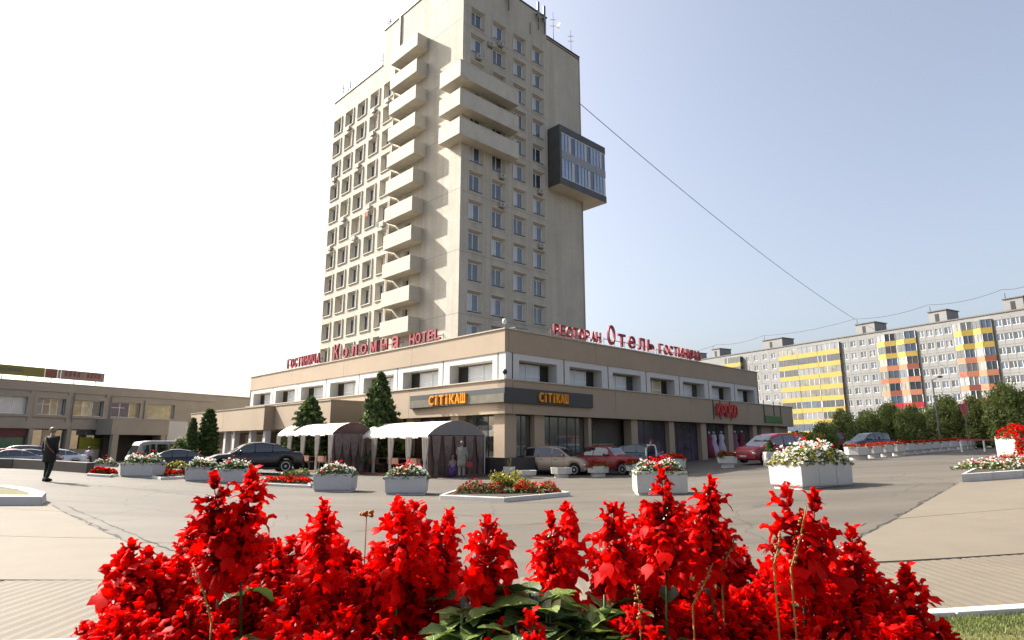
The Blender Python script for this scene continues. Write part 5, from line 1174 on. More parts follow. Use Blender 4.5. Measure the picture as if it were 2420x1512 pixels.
def car(name, label, cat, pos, heading, kind, paint, group=None, rack=False, low=False, glass='carglass'):
    K = KINDS[kind]; L_, W_, H_ = K['L'], K['W'], K['H']; r = empty(name, pos, label, cat, group, heading); hl = L_ / 2; R_ = K['r']
    n = 22 if low else 58; axs = [K['ax'][0] * hl, K['ax'][1] * hl]
    def wid(x): return W_ / 2 * (1 - .16 * abs(x) ** 5)
    def zb(x):
        X = x * hl; z = .19 if abs(x) < .93 else .19 + (abs(x) - .93) * 1.6
        for a in axs:
            d = abs(X - a)
            if d < R_ + .05: z = max(z, R_ + math.sqrt(max(0, (R_ + .05) ** 2 - d * d)))
        return z
    xs = sorted(set([round(-1 + 2 * i / n, 4) for i in range(n + 1)] + [round((a + s * (R_ + .05) * q) / hl, 4) for a in axs for s in (-1, 1) for q in (1.0, .995, .93)]))
    b = MB(); rings = []
    for x in xs:
        w, zt, z0 = wid(x), interp(K['deck'], x) * H_, zb(x); z0 = min(z0, zt - .06); X = x * hl; zm = z0 + (zt - z0) * .5
        half = [(w * .80, z0), (w * .975, z0 + .005), (w, zm), (w * .985, zt - .07), (w * .93, zt - .015), (w * .55, zt + .012)]
        rings.append([(X, -a, z) for a, z in half] + [(X, a, z) for a, z in reversed(half)])
    b.loft(rings, paint); sub('body', b.mesh('body', True), r)
    bo = r.children[-1] if r.children else None
    cab = K['cab']; x0, x1 = cab[0][0], cab[-1][0]; c = MB(); rings = []; cx = [x0 + (x1 - x0) * i / (12 if low else 36) for i in range((12 if low else 36) + 1)]
    def cw(x, z):      # half width at height z
        w = wid(x) * .925; zt = interp(K['deck'], x) * H_ - .02; f = max(0, (z - zt)) / (H_ - .62 * H_); return w * (1 - .20 * min(1, f) ** 1.2)
    def rf(x): return interp(cab, x) * H_
    for x in cx:
        zt = interp(K['deck'], x) * H_ - .03; z = max(rf(x), zt + .01); X = x * hl
        pr = [(cw(x, zt), zt), (cw(x, zt + (z - zt) * .5), zt + (z - zt) * .5), (cw(x, z) * 1.0, z - min(.05, (z - zt) * .3)), (cw(x, z) * .90, z - .005), (cw(x, z) * .5, z + .012)]
        rings.append([(X, -a, q) for a, q in pr] + [(X, a, q) for a, q in reversed(pr)])
    c.loft(rings, paint); sub('cabin', c.mesh('cabin', True), r)
    for (a, e) in K['sw']:
        for sgn in (-1, 1):
            g = MB(); N = 8; rows = []
            for i in range(N + 1):
                x = a + (e - a) * i / N; zt = interp(K['deck'], x) * H_; z = rf(x); zlo = zt + .015; zhi = max(zlo + .004, zt + (z - zt) * .84)
                rows.append([(x * hl, sgn * (cw(x, zlo + (zhi - zlo) * t) + .012), zlo + (zhi - zlo) * t) for t in (0, .5, 1)])
            for i in range(N):
                for j in range(2): g.quad([rows[i][j], rows[i + 1][j], rows[i + 1][j + 1], rows[i][j + 1]], glass)
            sub('side_window', g.mesh('side_window', True), r)
    for nm, (a, e) in (('windscreen', K['ws']), ('rear_window', K['rw'])):
        g = MB(); N = 8; rows = []
        for i in range(N + 1):
            x = a + (e - a) * i / N; z = rf(x); h_ = cw(x, z) * .88; sl = (rf(x + .01) - rf(x - .01)) / (.02 * hl); nn = Vector((-sl, 0, 1)).normalized() * .016
            rows.append([(x * hl + nn.x, y * h_, z + nn.z - (.004 if abs(y) > .9 else -.006)) for y in (-1, -.5, 0, .5, 1)])
        for i in range(N):
            for j in range(4): g.quad([rows[i][j], rows[i + 1][j], rows[i + 1][j + 1], rows[i][j + 1]], glass)
        sub(nm, g.mesh(nm, True), r)
    if not low:
        s = MB()      # door seams and sill trim
        for x in [w[0] - .012 for w in K['sw'][1:]] + [K['sw'][-1][1] - .02]:
            for sgn in (-1, 1):
                pts = [(.28, .992), (.45, 1.004), (interp(K['deck'], x) * H_ - .05, .985)]
                for (z0, k0), (z1, k1) in zip(pts, pts[1:]):
                    y0, y1 = sgn * wid(x) * k0, sgn * wid(x) * k1; X = x * hl; s.hexa([(X - .006, y0, z0), (X + .006, y0, z0), (X + .006, y0 - sgn * .02, z0), (X - .006, y0 - sgn * .02, z0), (X - .006, y1 + sgn * .003, z1), (X + .006, y1 + sgn * .003, z1), (X + .006, y1 - sgn * .02, z1), (X - .006, y1 - sgn * .02, z1)], 'trim')
        sub('door_seam', s.mesh('door_seam'), r)
        for sgn in (-1, 1):
            q = MB(); x = K['sw'][-1][1] * hl - .12; q.sphere((x, sgn * (W_ / 2 + .08), interp(K['deck'], .3) * H_ + .07), .1, paint, sq=(.6, 1, .7)); sub('mirror', q.mesh('mirror', True), r)
            for xx in [w[0] + .06 for w in K['sw'][1:]]:
                q = MB(); q.fbox(Z, xx * hl, xx * hl + .16, sgn * (W_ / 2 * .995) - .012, sgn * (W_ / 2 * .995) + .018, interp(K['deck'], 0) * H_ - .16, interp(K['deck'], 0) * H_ - .13, 'trim'); sub('door_handle', q.mesh('door_handle'), r)
            q = MB(); q.box((0, sgn * W_ / 2 * .99, .19), ((axs[0] - axs[1]) - 2 * R_ - .2, .05, .09), 'trim'); sub('sill', q.mesh('sill'), r)
    for sx, nm, m in ((1, 'headlight', 'lamp_clear'), (-1, 'tail_light', 'lamp_red')):
        for sgn in (-1, 1):
            q = MB(); x = sx * .955; z = interp(K['deck'], x) * H_ - (.17 if sx > 0 else .13); q.sphere((x * hl, sgn * wid(x) * .86, z), .16, m, sq=(.55, .95, .55)); sub(nm, q.mesh(nm, True), r)
    for sx in (1, -1):
        q = MB(); q.box((sx * (hl - .10), 0, .24), (.22, W_ * .86, .20), 'trim' if kind in ('boxy', 'minibus') else paint); link('bumper', q.mesh('bumper'), r, world=False, bevel=.04)
        q = MB(); q.box((sx * (hl + .015), 0, .36), (.02, .5, .11), 'plate'); sub('number_plate', q.mesh('number_plate'), r)
    wm = MB(); wm.loft([[(R_ * k_ * math.cos(2 * PI * j / 24), y, R_ * k_ * math.sin(2 * PI * j / 24)) for j in range(24)] for y, k_ in ((.10, .62), (.10, .93), (.07, 1), (-.07, 1), (-.10, .93), (-.10, .62))], 'tyre')
    wmm = wm.mesh('tyre', True); rm = MB()
    for j in range(7):
        t = 2 * PI * j / 7; p = Vector((math.cos(t), 0, math.sin(t))); q = Vector((-math.sin(t), 0, math.cos(t)))
        for sg in (-1, 1): rm.hexa([tuple(p * .05 + q * s_ * .03 + Vector((0, sg * (.10 + e), 0))) for e in (0, .012) for s_ in (-1, 1, 1, -1)][:4] + [tuple(p * R_ * .62 + q * s_ * .025 + Vector((0, sg * .095, 0))) for s_ in (-1, 1, 1, -1)], 'rim')
    rm.tube((0, -.105, 0), (0, .105, 0), .055, .055, 'rim', 10)
    rm.loft([[(R_ * k_ * math.cos(2 * PI * j / 24), y, R_ * k_ * math.sin(2 * PI * j / 24)) for j in range(24)] for y, k_ in ((-.103, .56), (-.103, .66), (.103, .66), (.103, .56))], 'rim', caps=False); rmm = rm.mesh('rim')
    for a in axs:
        for sgn in (-1, 1):
            w = sub('wheel', wmm, r, (a, sgn * (W_ / 2 - .13), R_))
            sub('rim', rmm, w)
    if rack:
        q = MB()
        for x in (-.45, -.05): q.fbox(Z, x * hl - .02, x * hl + .02, -.62, .62, H_ + .06, H_ + .09, 'steel'); q.tube((x * hl, -.6, H_ - .06), (x * hl, -.6, H_ + .07), .015, .015, 'steel', 5); q.tube((x * hl, .6, H_ - .06), (x * hl, .6, H_ + .07), .015, .015, 'steel', 5)
        for y in (-.6, 0, .6): q.fbox(Z, -.5 * hl, 0, y - .015, y + .015, H_ + .09, H_ + .11, 'steel')
        sub('roof_rack', q.mesh('roof_rack'), r)
    return r
def paint(name, col, rough=.3, metal=.2, coat=.6): M[name] = mat(name, col, rough, .04, 2, metal=metal, coat=coat); return name
paint('black_paint', (.006, .006, .008), .22, 0, .35); paint('beige_paint', (.46, .34, .24), .35, .2, .4); paint('red_paint', (.20, .010, .010), .5, 0, .15); paint('white_car', (.6, .62, .66)); paint('dark_car', (.04, .045, .06)); paint('blue_car', (.03, .07, .17)); paint('silver_car', (.36, .38, .42), .3, .5); paint('teal_car', (.03, .10, .13)); paint('cherry_paint', (.24, .015, .025), .45, .0, .2); paint('cream_van', (.45, .43, .38), .4, 0, .3)
car('sedan', 'large black sedan with glinting windscreen parked beside the smaller tent', 'car', DP(603, 31.0), math.radians(209), 'sedan', 'black_paint')
car('sedan', 'farther black sedan, lower in the picture behind the long planter', 'car', DP(414, 38.5), math.radians(207), 'sedan', 'black_paint')
car('minibus', 'old cream and grey minibus behind the farther black sedan', 'minibus', DP(384, 48), math.radians(232), 'minibus', 'cream_van')
car('hatchback', 'small beige hatchback parked nose right below the podium corner', 'car', DP(1316, 34.2), math.radians(-24), 'hatch', 'beige_paint')
car('sedan', 'boxy red sedan with roof rack between beige car and entrance', 'car', DP(1436, 33.6), math.radians(-40), 'boxy', 'red_paint', rack=True)
car('sedan', 'dark teal car mostly hidden behind the boxy red sedan', 'car', DP(1510, 37.0), math.radians(-30), 'sedan', 'teal_car')
c = G(1825, 1094); car('minivan', 'red minivan parked nose left at the far shop windows', 'car', c, math.radians(205), 'van', 'cherry_paint')
car('hatchback', 'dark hatchback behind the nearest planters of the right row', 'car', DP(2049, 50), math.radians(196), 'hatch', 'dark_car')
g_ = 'cars parked along the far right road'
for i, (u, d, h, k_, pt, lb) in enumerate(((2150, 60, 170, 'sedan', 'blue_car', 'blue sedan, nearest of the distant cars beyond the planter row'), (2192, 62, 175, 'sedan', 'dark_car', 'dark sedan just right of the nearest distant blue one'), (2228, 61, 182, 'hatch', 'blue_car', 'pale blue hatchback in the middle of the distant cars'),
        (2262, 60, 180, 'van', 'white_car', 'white van under the pink pennant'), (2298, 59, 184, 'sedan', 'dark_car', 'dark car right of the distant white van'), (2345, 60, 178, 'sedan', 'white_car', 'white sedan, farthest right of the distant cars'), (1962, 60, 182, 'van', 'red_paint', 'red van seen over the large right planter'))):
    p = DP(u, d); car('parked_car', lb, 'car', p, math.radians(h), k_, pt, g_, low=True)
for i, (u, d, h, k_, pt, lb) in enumerate(((-12, 46, 200, 'hatch', 'cherry_paint', 'dark red car cut by the left edge behind the low wall'), (28, 45, 215, 'sedan', 'silver_car', 'silver sedan second from the left edge behind the wall'), (66, 46, 212, 'sedan', 'dark_car', 'dark sedan left of the white one behind the wall'),
        (128, 48.0, 222, 'sedan', 'white_car', 'white sedan behind the wall, partly behind the walking person'), (48, 53, 190, 'van', 'dark_car', 'black van in the second row at the left'))):
    p = DP(u, d); car('parked_car', lb, 'car', p, math.radians(h), k_, pt, 'cars parked before the left shops', low=True)

# ------------------------------------------------------------------ tents
M['curtain_end'] = mat('dusky_curtain_cloth', (.34, .26, .24), .85, .25, 5)
def tent(c, L_, W_, H_, Rg, label, ends, group='open sided cafe tents'):
    """c = near right-hand corner; long side runs along the hotel front"""
    o = Vector((c[0], c[1])); F = Face((o.x + Ld.x * L_, o.y + Ld.y * L_), aL); z0 = tz(*c)
    r = empty('cafe_tent', (c[0], c[1], z0), label, 'tent', group); NS = 10; segs = 9
    k = MB(); prof = [(W_ * i / NS, H_ + (Rg - H_) * math.sin(PI * i / NS) ** .8) for i in range(NS + 1)]
    pr = []
    for j in range(segs + 1):
        s_ = L_ * j / segs; sag = .035 * (1 - abs(math.cos(PI * j / segs * 3)))
        pr.append([F.P(s_, y, z0 + z - sag * math.sin(PI * y / W_)) for y, z in prof])
    for j in range(segs):
        for i in range(NS): k.quad([pr[j][i], pr[j + 1][i], pr[j + 1][i + 1], pr[j][i + 1]], 'canvas')
    k.build('roof_canvas', r, smooth=True)
    k = MB()
    for s_ in (0, L_):
        pts = [F.P(s_, y, z0 + z - .003) for y, z in prof]; k.quad(pts, 'canvas_grey' if ends != 'maroon' else 'maroon')
    k.build('gable', r)
    k = MB(); N = 24
    for j in range(N):
        a, b = L_ * j / N, L_ * (j + 1) / N; h = .13 + .04 * math.sin(j * 1.7); k.quad([F.P(a, -.02, z0 + H_ - h), F.P(b, -.02, z0 + H_ - h - .01), F.P(b, -.01, z0 + H_), F.P(a, -.01, z0 + H_)], 'canvas')
    k.build('valance', r)
    for s_ in [L_ * q / 4 for q in range(5)]:
        for y in (0.03, W_ - .03):
            k = MB(); k.tube(F.P(min(max(s_, .03), L_ - .03), y, z0 - .1), F.P(min(max(s_, .03), L_ - .03), y, z0 + H_), .03, .03, 'frame_white', 6); k.build('pole', r)
    def curtain(s_, y, w, h, m='curtain_cloth', along=True):
        q = MB(); rows = []
        for i in range(9):
            t = i / 8; ww = w * (.45 + .55 * abs(t - .62) ** .7 * 1.6) if t < .62 else w * (.32 + .5 * (t - .62)); row = []
            for e in range(13):
                x = (e / 12 - .5) * ww; d_ = .035 * math.cos(e * 2.1); row.append(F.P(s_ + (x if along else d_), y + (d_ if along else x), z0 + h * (1 - t)))
            rows.append(row)
        for a in range(8):
            for b in range(12): q.quad([rows[a + 1][b], rows[a + 1][b + 1], rows[a][b + 1], rows[a][b]], m)
        q.build('curtain', r, smooth=True)
    for s_ in [L_ * q / 4 for q in range(5)]: curtain(min(max(s_, .2), L_ - .2), -.02, .55, H_ - .1)
    # gable end facing the entrance: mesh panels with folds
    q = MB(); N = 26
    for i in range(N):
        a, b = W_ * i / N, W_ * (i + 1) / N; d0, d1 = .03 * math.sin(i * 1.9), .03 * math.sin((i + 1) * 1.9)
        q.quad([F.P(L_ + d0, a, z0), F.P(L_ + d1, b, z0), F.P(L_ + d1, b, z0 + H_), F.P(L_ + d0, a, z0 + H_)], 'maroon')
    q.build('side_mesh', r)
    for e in range(5): curtain(L_ + .06, W_ * (.12 + .19 * e), .5, H_ - .05, 'curtain_end', along=False)
    q = MB(); q.quad([F.P(0, W_, z0), F.P(L_, W_, z0), F.P(L_, W_, z0 + H_), F.P(0, W_, z0 + H_)], 'maroon'); q.quad([F.P(.01, 0.3, z0), F.P(.01, W_, z0), F.P(.01, W_, z0 + H_), F.P(.01, .3, z0 + H_)], 'canvas_grey'); q.build('back_mesh', r)
    q = MB(); q.fbox(F, -.1, L_ + .1, -.12, W_ + .1, z0 - .05, z0 + .10, 'rust_kerb'); q.build('floor_deck', r)
    for i in range(3):      # tables and benches inside are things of their own
        s_ = L_ * (.18 + .30 * i); p = F.P(s_, 1.1, z0 + .1); lb = ['left', 'middle', 'right'][i] + ' wooden cafe table inside the ' + ('larger' if ends != 'maroon' else 'smaller') + ' tent'
        t = empty('cafe_table', p, lb, 'table'); k = MB(); k.fbox(F, s_ - .55, s_ + .55, .75, 1.45, z0 + .82, z0 + .86, 'rust_kerb'); k.build('tabletop', t)
        for a in (-.45, .45):
            for b in (.82, 1.38): k = MB(); k.fbox(F, s_ + a - .03, s_ + a + .03, b - .03, b + .03, z0 + .10, z0 + .82, 'dark'); k.build('leg', t)
        t = empty('bench', F.P(s_, .45, z0 + .1), ['left', 'middle', 'right'][i] + ' wooden bench at the open side of the ' + ('larger' if ends != 'maroon' else 'smaller') + ' tent', 'bench')
        k = MB(); k.fbox(F, s_ - .5, s_ + .5, .3, .62, z0 + .52, z0 + .57, 'rust_kerb'); k.build('seat', t); k = MB(); k.fbox(F, s_ - .5, s_ + .5, .22, .27, z0 + .60, z0 + .90, 'rust_kerb'); k.build('backrest', t)
        for a in (-.45, .45): k = MB(); k.fbox(F, s_ + a - .03, s_ + a + .03, .3, .6, z0 + .10, z0 + .52, 'dark'); k.build('leg', t)
    return r
tent((-4.05, 30.4), 6.4, 3.7, 2.05, 2.78, 'larger cream arched cafe tent with tied curtains and grey gable', 'grey')
tent((-9.55, 33.6), 6.9, 2.5, 2.15, 2.72, 'smaller cream cafe tent with dark maroon gable behind the black sedan', 'maroon')

# ------------------------------------------------------------------ people
def skin(name, nodes, edges, m, parent, levels=1, root=0):
    me = D.meshes.new(name); me.from_pydata([n[0] for n in nodes], edges, []); me.materials.append(M[m])
    o = D.objects.new(name, me); COL.objects.link(o); o.parent = parent
    s = o.modifiers.new('skin', 'SKIN'); s.use_smooth_shade = True
    for i, n in enumerate(nodes):
        rr = n[1] if isinstance(n[1], tuple) else (n[1], n[1]); me.skin_vertices[0].data[i].radius = rr; me.skin_vertices[0].data[i].use_root = (i == root)
    ss = o.modifiers.new('smooth', 'SUBSURF'); ss.levels = levels; ss.render_levels = levels; return o
def person(label, pos, heading, pose, cloth, hair, scale=1.0, group=None):
    """local frame: +x is forward, +y left, z up; height about 1.72"""
    r = empty('person', pos, label, 'person', group, heading); r.scale = (scale,) * 3
    P = dict(pelvis=(0, 0, .93), chest=(.02, 0, 1.30), neck=(.01, 0, 1.47), head=(.03, 0, 1.61), crown=(.02, 0, 1.66), sl=(0, .18, 1.40), sr=(0, -.18, 1.40), el=(-.03, .24, 1.13), er=(-.03, -.24, 1.13), wl=(.05, .25, .88), wr=(.05, -.25, .88),
             hl=(.09, .25, .80), hr=(.09, -.25, .80), pl=(0, .09, .90), pr=(0, -.09, .90), kl=(.03, .10, .49), kr=(.03, -.10, .49), al=(-.02, .10, .09), ar=(-.02, -.10, .09), tl=(.13, .11, .03), tr=(.13, -.11, .03))
    P.update(pose)
    order = ['pelvis', 'chest', 'neck', 'head', 'crown', 'sl', 'el', 'wl', 'hl', 'sr', 'er', 'wr', 'hr', 'pl', 'kl', 'al', 'tl', 'pr', 'kr', 'ar', 'tr']
    rad = dict(pelvis=(.13, .10), chest=(.15, .10), neck=.052, head=(.085, .095), crown=(.065, .075), sl=.06, el=.042, wl=.028, hl=.034, sr=.06, er=.042, wr=.028, hr=.034, pl=.085, kl=.055, al=.036, tl=.03, pr=.085, kr=.055, ar=.036, tr=.03)
    ix = {k: i for i, k in enumerate(order)}
    ed = [('pelvis', 'chest'), ('chest', 'neck'), ('neck', 'head'), ('head', 'crown'), ('chest', 'sl'), ('sl', 'el'), ('el', 'wl'), ('wl', 'hl'), ('chest', 'sr'), ('sr', 'er'), ('er', 'wr'), ('wr', 'hr'), ('pelvis', 'pl'), ('pl', 'kl'), ('kl', 'al'), ('al', 'tl'), ('pelvis', 'pr'), ('pr', 'kr'), ('kr', 'ar'), ('ar', 'tr')]
    nodes = [(P[k], rad[k]) for k in order]
    # fingers, nose and ears grow from the same surface
    edges = [(ix[a], ix[b]) for a, b in ed]
    for h, w in (('hl', 'wl'), ('hr', 'wr')):
        d_ = (Vector(P[h]) - Vector(P[w])).normalized(); s_ = d_.cross(Vector((0, 1, 0)))
        s_ = s_.normalized() if s_.length > .1 else Vector((1, 0, 0))
        for q, ln in ((-.027, .06), (-.009, .075), (.009, .07), (.027, .055)):
            nodes.append((tuple(Vector(P[h]) + s_ * q + d_ * ln), .009)); edges.append((ix[h], len(nodes) - 1))
        nodes.append((tuple(Vector(P[h]) + Vector((.03, 0, .0)) + s_ * .035 + d_ * .025), .011)); edges.append((ix[h], len(nodes) - 1))
    hd = Vector(P['head']); nodes.append((tuple(hd + Vector((.10, 0, .0))), .014)); edges.append((ix['head'], len(nodes) - 1))
    skin('body', nodes, edges, 'skin', r)
    f = MB()
    for sgn in (-1, 1): f.sphere(hd + Vector((.082, sgn * .032, .03)), .012, 'dark', 6, 5); f.sphere(hd + Vector((0, sgn * .088, 0)), .022, 'skin', 6, 5, (.6, .4, 1.2))
    f.sphere(hd + Vector((.088, 0, -.045)), .018, 'brick_red', 6, 4, (.5, 1.2, .3)); sub('face', f.mesh('face', True), r)
    h = MB(); h.sphere(Vector(P['crown']) + Vector((-.022, 0, -.0)), .108, hair, 12, 8, (.95, .9, .95)); sub('hair', h.mesh('hair', True), r)
    top, bot, shoe = cloth[:3]
    if top:
        ks = ['pelvis', 'chest', 'sl', 'el', 'wl', 'sr', 'er', 'wr']; ii = {k: i for i, k in enumerate(ks)}
        rr = dict(pelvis=(.155, .125), chest=(.175, .125), sl=.078, el=.056, wl=.042, sr=.078, er=.056, wr=.042)
        skin('top', [(P[k], rr[k]) for k in ks], [(0, 1), (1, 2), (2, 3), (3, 4), (1, 5), (5, 6), (6, 7)], top, r)
    if bot:
        ks = ['pelvis', 'pl', 'kl', 'al', 'pr', 'kr', 'ar']; rr = dict(pelvis=(.145, .115), pl=.10, kl=.075, al=.055, pr=.10, kr=.075, ar=.055)
        skin('trousers', [(P[k], rr[k]) for k in ks], [(0, 1), (1, 2), (2, 3), (0, 4), (4, 5), (5, 6)], bot, r)
    for a, t in (('al', 'tl'), ('ar', 'tr')):
        q = MB(); p = Vector(P[a]); e = Vector(P[t]); q.loft([[p + Vector((-.06, .045 * c_, .0 + h_)) for c_, h_ in ((-1, -.08), (1, -.08), (.9, .03), (-.9, .03))], [p.lerp(e, .5) + Vector((0, .05 * c_, h_)) for c_, h_ in ((-1, -.05), (1, -.05), (.7, .035), (-.7, .035))], [e + Vector((.05, .045 * c_, h_)) for c_, h_ in ((-1, -.03), (1, -.03), (.7, .03), (-.7, .03))]], shoe); sub('shoe', q.mesh('shoe', True), r)
    return r, P
def skirt(r, rings, m, name='coat'):
    k = MB(); k.loft([[(cx + rx * math.cos(t), cy + ry * math.sin(t), z) for t in [2 * PI * j / 16 for j in range(16)]] for cx, cy, rx, ry, z in rings], m); sub(name, k.mesh(name, True), r)
M['black_cloth'] = mat('black_cloth', (.012, .012, .014), .85, .2, 6); M['lilac_shirt'] = mat('pale_lilac_shirt', (.42, .40, .55), .8, .1, 6); M['dark_jeans'] = mat('dark_jeans', (.02, .025, .05), .85, .2, 8)
M['beige_coat'] = mat('pale_beige_coat', (.36, .34, .30), .85, .2, 8); M['purple'] = mat('purple_cloth', (.16, .07, .25), .85, .2, 8); M['lilac'] = mat('lilac_cloth', (.40, .30, .45), .85, .2, 8); M['hair_dark'] = mat('dark_hair', (.02, .014, .01), .6); M['hair_fair'] = mat('fair_hair', (.30, .22, .14), .5, .2, 12)
M['tan_leather'] = mat('tan_leather', (.22, .07, .03), .5); M['bag_red'] = mat('red_bag', (.4, .02, .03), .5); M['white_cloth'] = mat('white_cloth', (.6, .6, .62), .8, .1)
p = DP(122, 21.5)
w, P = person('person in a long black coat with tan shoulder strap walking away at the left', p, math.radians(84), dict(kl=(.06, .09, .50), al=(.04, .08, .09), tl=(.19, .09, .03), kr=(.03, -.09, .49), ar=(-.07, -.08, .11), tr=(.06, -.09, .04), el=(-.02, .25, 1.13), wl=(.10, .26, .90), hl=(.14, .26, .83)), ('black_cloth', 'black_cloth', 'black_cloth'), 'hair_fair', 1.03)
skirt(w, [(.0, 0, .11, .15, 1.44), (.0, 0, .15, .225, 1.34), (0, 0, .15, .20, 1.08), (.0, 0, .16, .215, .90), (.01, 0, .165, .21, .66), (.01, 0, .15, .19, .62)], 'black_cloth')
k = MB(); k.path([(-.10, .12, 1.46), (-.20, .02, 1.30), (-.21, -.12, 1.10), (-.12, -.25, .92)], [.022, .022, .022, .02], 'tan_leather', 6); sub('strap', k.mesh('strap'), w)
p = G(190, 1102); p = Vector((p.x, p.y + .8, tz(p.x, p.y + .8)))
s, P = person('man in a pale lilac shirt crouching behind the low wall', p, math.radians(120), dict(pelvis=(-.05, 0, .62), chest=(.18, 0, .92), neck=(.30, 0, 1.05), head=(.36, 0, 1.17), crown=(.37, 0, 1.23), sl=(.22, .18, 1.0), sr=(.22, -.18, 1.0), el=(.30, .25, .78), er=(.30, -.25, .78), wl=(.42, .16, .66), wr=(.42, -.16, .66), hl=(.46, .12, .64), hr=(.46, -.12, .64), pl=(-.05, .10, .60), pr=(-.05, -.10, .60), kl=(.34, .16, .56), kr=(.34, -.16, .56), al=(.18, .14, .12), ar=(.18, -.14, .12), tl=(.32, .15, .04), tr=(.32, -.15, .04)), ('lilac_shirt', 'dark_jeans', 'black_cloth'), 'hair_dark', 1.2)
p = G(1090, 1130)
s, P = person('standing woman in a pale beige coat holding a red bag at the tent end', p, math.radians(100), dict(el=(.05, .24, 1.15), wl=(.18, .18, 1.08), hl=(.25, .14, 1.10)), ('beige_coat', 'beige_coat', 'dark_jeans'), 'hair_fair', 1.0)
skirt(s, [(0, 0, .12, .16, 1.42), (0, 0, .16, .21, 1.28), (0, 0, .15, .19, 1.05), (0, 0, .18, .22, .72), (0, 0, .18, .22, .55)], 'beige_coat')
k = MB(); k.box((.1, -.34, .52), (.30, .10, .24), 'bag_red', top=.85); bag = link('bag', k.mesh('bag'), empty('handbag', (p.x + .33, p.y - .02, p.z), 'bright red handbag hanging at the side of the woman in beige', 'bag'), world=False, loc=(-.05, .3, .0), bevel=.02)
k = MB(); k.path([(.02, -.04, .75), (.0, -.04, .86), (-.05, -.04, .75)], [.01, .01, .01], 'bag_red', 5); sub('handle', k.mesh('handle'), bag.parent)
p = G(1069, 1129)
s, P = person('child in lilac and purple sitting beside the woman in beige', p, math.radians(120), dict(pelvis=(-.05, 0, .50), chest=(.0, 0, .86), neck=(.02, 0, 1.02), head=(.04, 0, 1.16), crown=(.03, 0, 1.22), sl=(0, .17, .95), sr=(0, -.17, .95), el=(.08, .22, .72), er=(.08, -.22, .72), wl=(.24, .14, .60), wr=(.24, -.14, .60), hl=(.30, .10, .58), hr=(.30, -.10, .58), pl=(-.03, .09, .48), pr=(-.03, -.09, .48), kl=(.36, .10, .50), kr=(.36, -.10, .50), al=(.34, .10, .10), ar=(.34, -.10, .10), tl=(.46, .10, .04), tr=(.46, -.10, .04)), ('lilac', 'purple', 'purple'), 'hair_fair', .82)
skirt(s, [(0.02, 0, .16, .20, .62), (.05, 0, .26, .25, .45), (.08, 0, .30, .28, .10)], 'purple', 'skirt')
st = empty('stool', (p.x, p.y, p.z), 'low dark stool under the sitting child', 'stool'); k = MB(); k.box((0, 0, .28), (.3, .3, .04), 'dark'); sub('seat', k.mesh('seat'), st)
for a, b in ((.11, .11), (-.11, .11), (.11, -.11), (-.11, -.11)): k = MB(); k.box((a, b, 0), (.03, .03, .28), 'dark'); sub('leg', k.mesh('leg'), st)
p = DP(1537, 31.5)
s, P = person('man in white shirt and dark waistcoat standing at the hotel entrance', p, math.radians(-95), dict(), ('white_cloth', 'dark_jeans', 'black_cloth'), 'hair_dark', 1.0)
skirt(s, [(0, 0, .13, .16, 1.40), (0, 0, .165, .20, 1.28), (0, 0, .16, .19, 1.0)], 'dark_jeans', 'waistcoat')
# cloth on the ground beside the tent
k = MB(); c = G(1070, 1131); k.box((c.x, c.y - .1, c.z + .012), (1.4, .5, .02), 'curtain_cloth', rz=.1); k.build('ground_cloth', label='pale cloth spread on the asphalt at the tent corner', cat='cloth')
# street lamp and pennant among the right trees
p = DP(2221, 50); r = empty('street_lamp', p, 'slim pale street lamp post between the right hand trees', 'street lamp'); k = MB(); k.tube((0, 0, -.2), (0, 0, 5.6), .07, .045, 'apt', 8); sub('post', k.mesh('post', True), r)
k = MB(); k.tube((0, 0, 5.55), (.5, -.1, 5.8), .03, .03, 'apt', 6); sub('arm', k.mesh('arm'), r); k = MB(); k.sphere((.6, -.12, 5.8), .14, 'black_metal', sq=(1.6, 1, .6)); sub('lamp_head', k.mesh('lamp_head', True), r)
p = DP(2288, 47); r = empty('pennant', p, 'pale pink triangular pennant on a thin pole', 'flag'); k = MB(); k.tube((0, 0, -.2), (0, 0, 3.5), .03, .025, 'steel', 6); sub('pole', k.mesh('pole'), r)
k = MB(); k.loft([[(-.4, 0, 3.45), (.4, .03, 3.45), (.4, .05, 3.44), (-.4, .02, 3.44)], [(-.25, .05, 3.1), (.28, .02, 3.1), (.28, .04, 3.09), (-.25, .07, 3.09)], [(-.03, .0, 2.4), (.03, 0, 2.4), (.03, .02, 2.39), (-.03, .02, 2.39)]], 'petal_pink'); sub('cloth', k.mesh('cloth'), r)
# barrier rail at the far right
p = DP(2350, 44); r = empty('barrier_rail', p, 'low pinkish rail on white posts at the far right road end', 'railing'); k = MB(); k.box((0, 0, .72), (5.2, .06, .10), 'petal_pink'); sub('rail', k.mesh('rail'), r)
for x in (-2.4, -.8, .8, 2.4): k = MB(); k.box((x, 0, -.1), (.08, .08, .85), 'frame_white'); sub('post', k.mesh('post'), r)

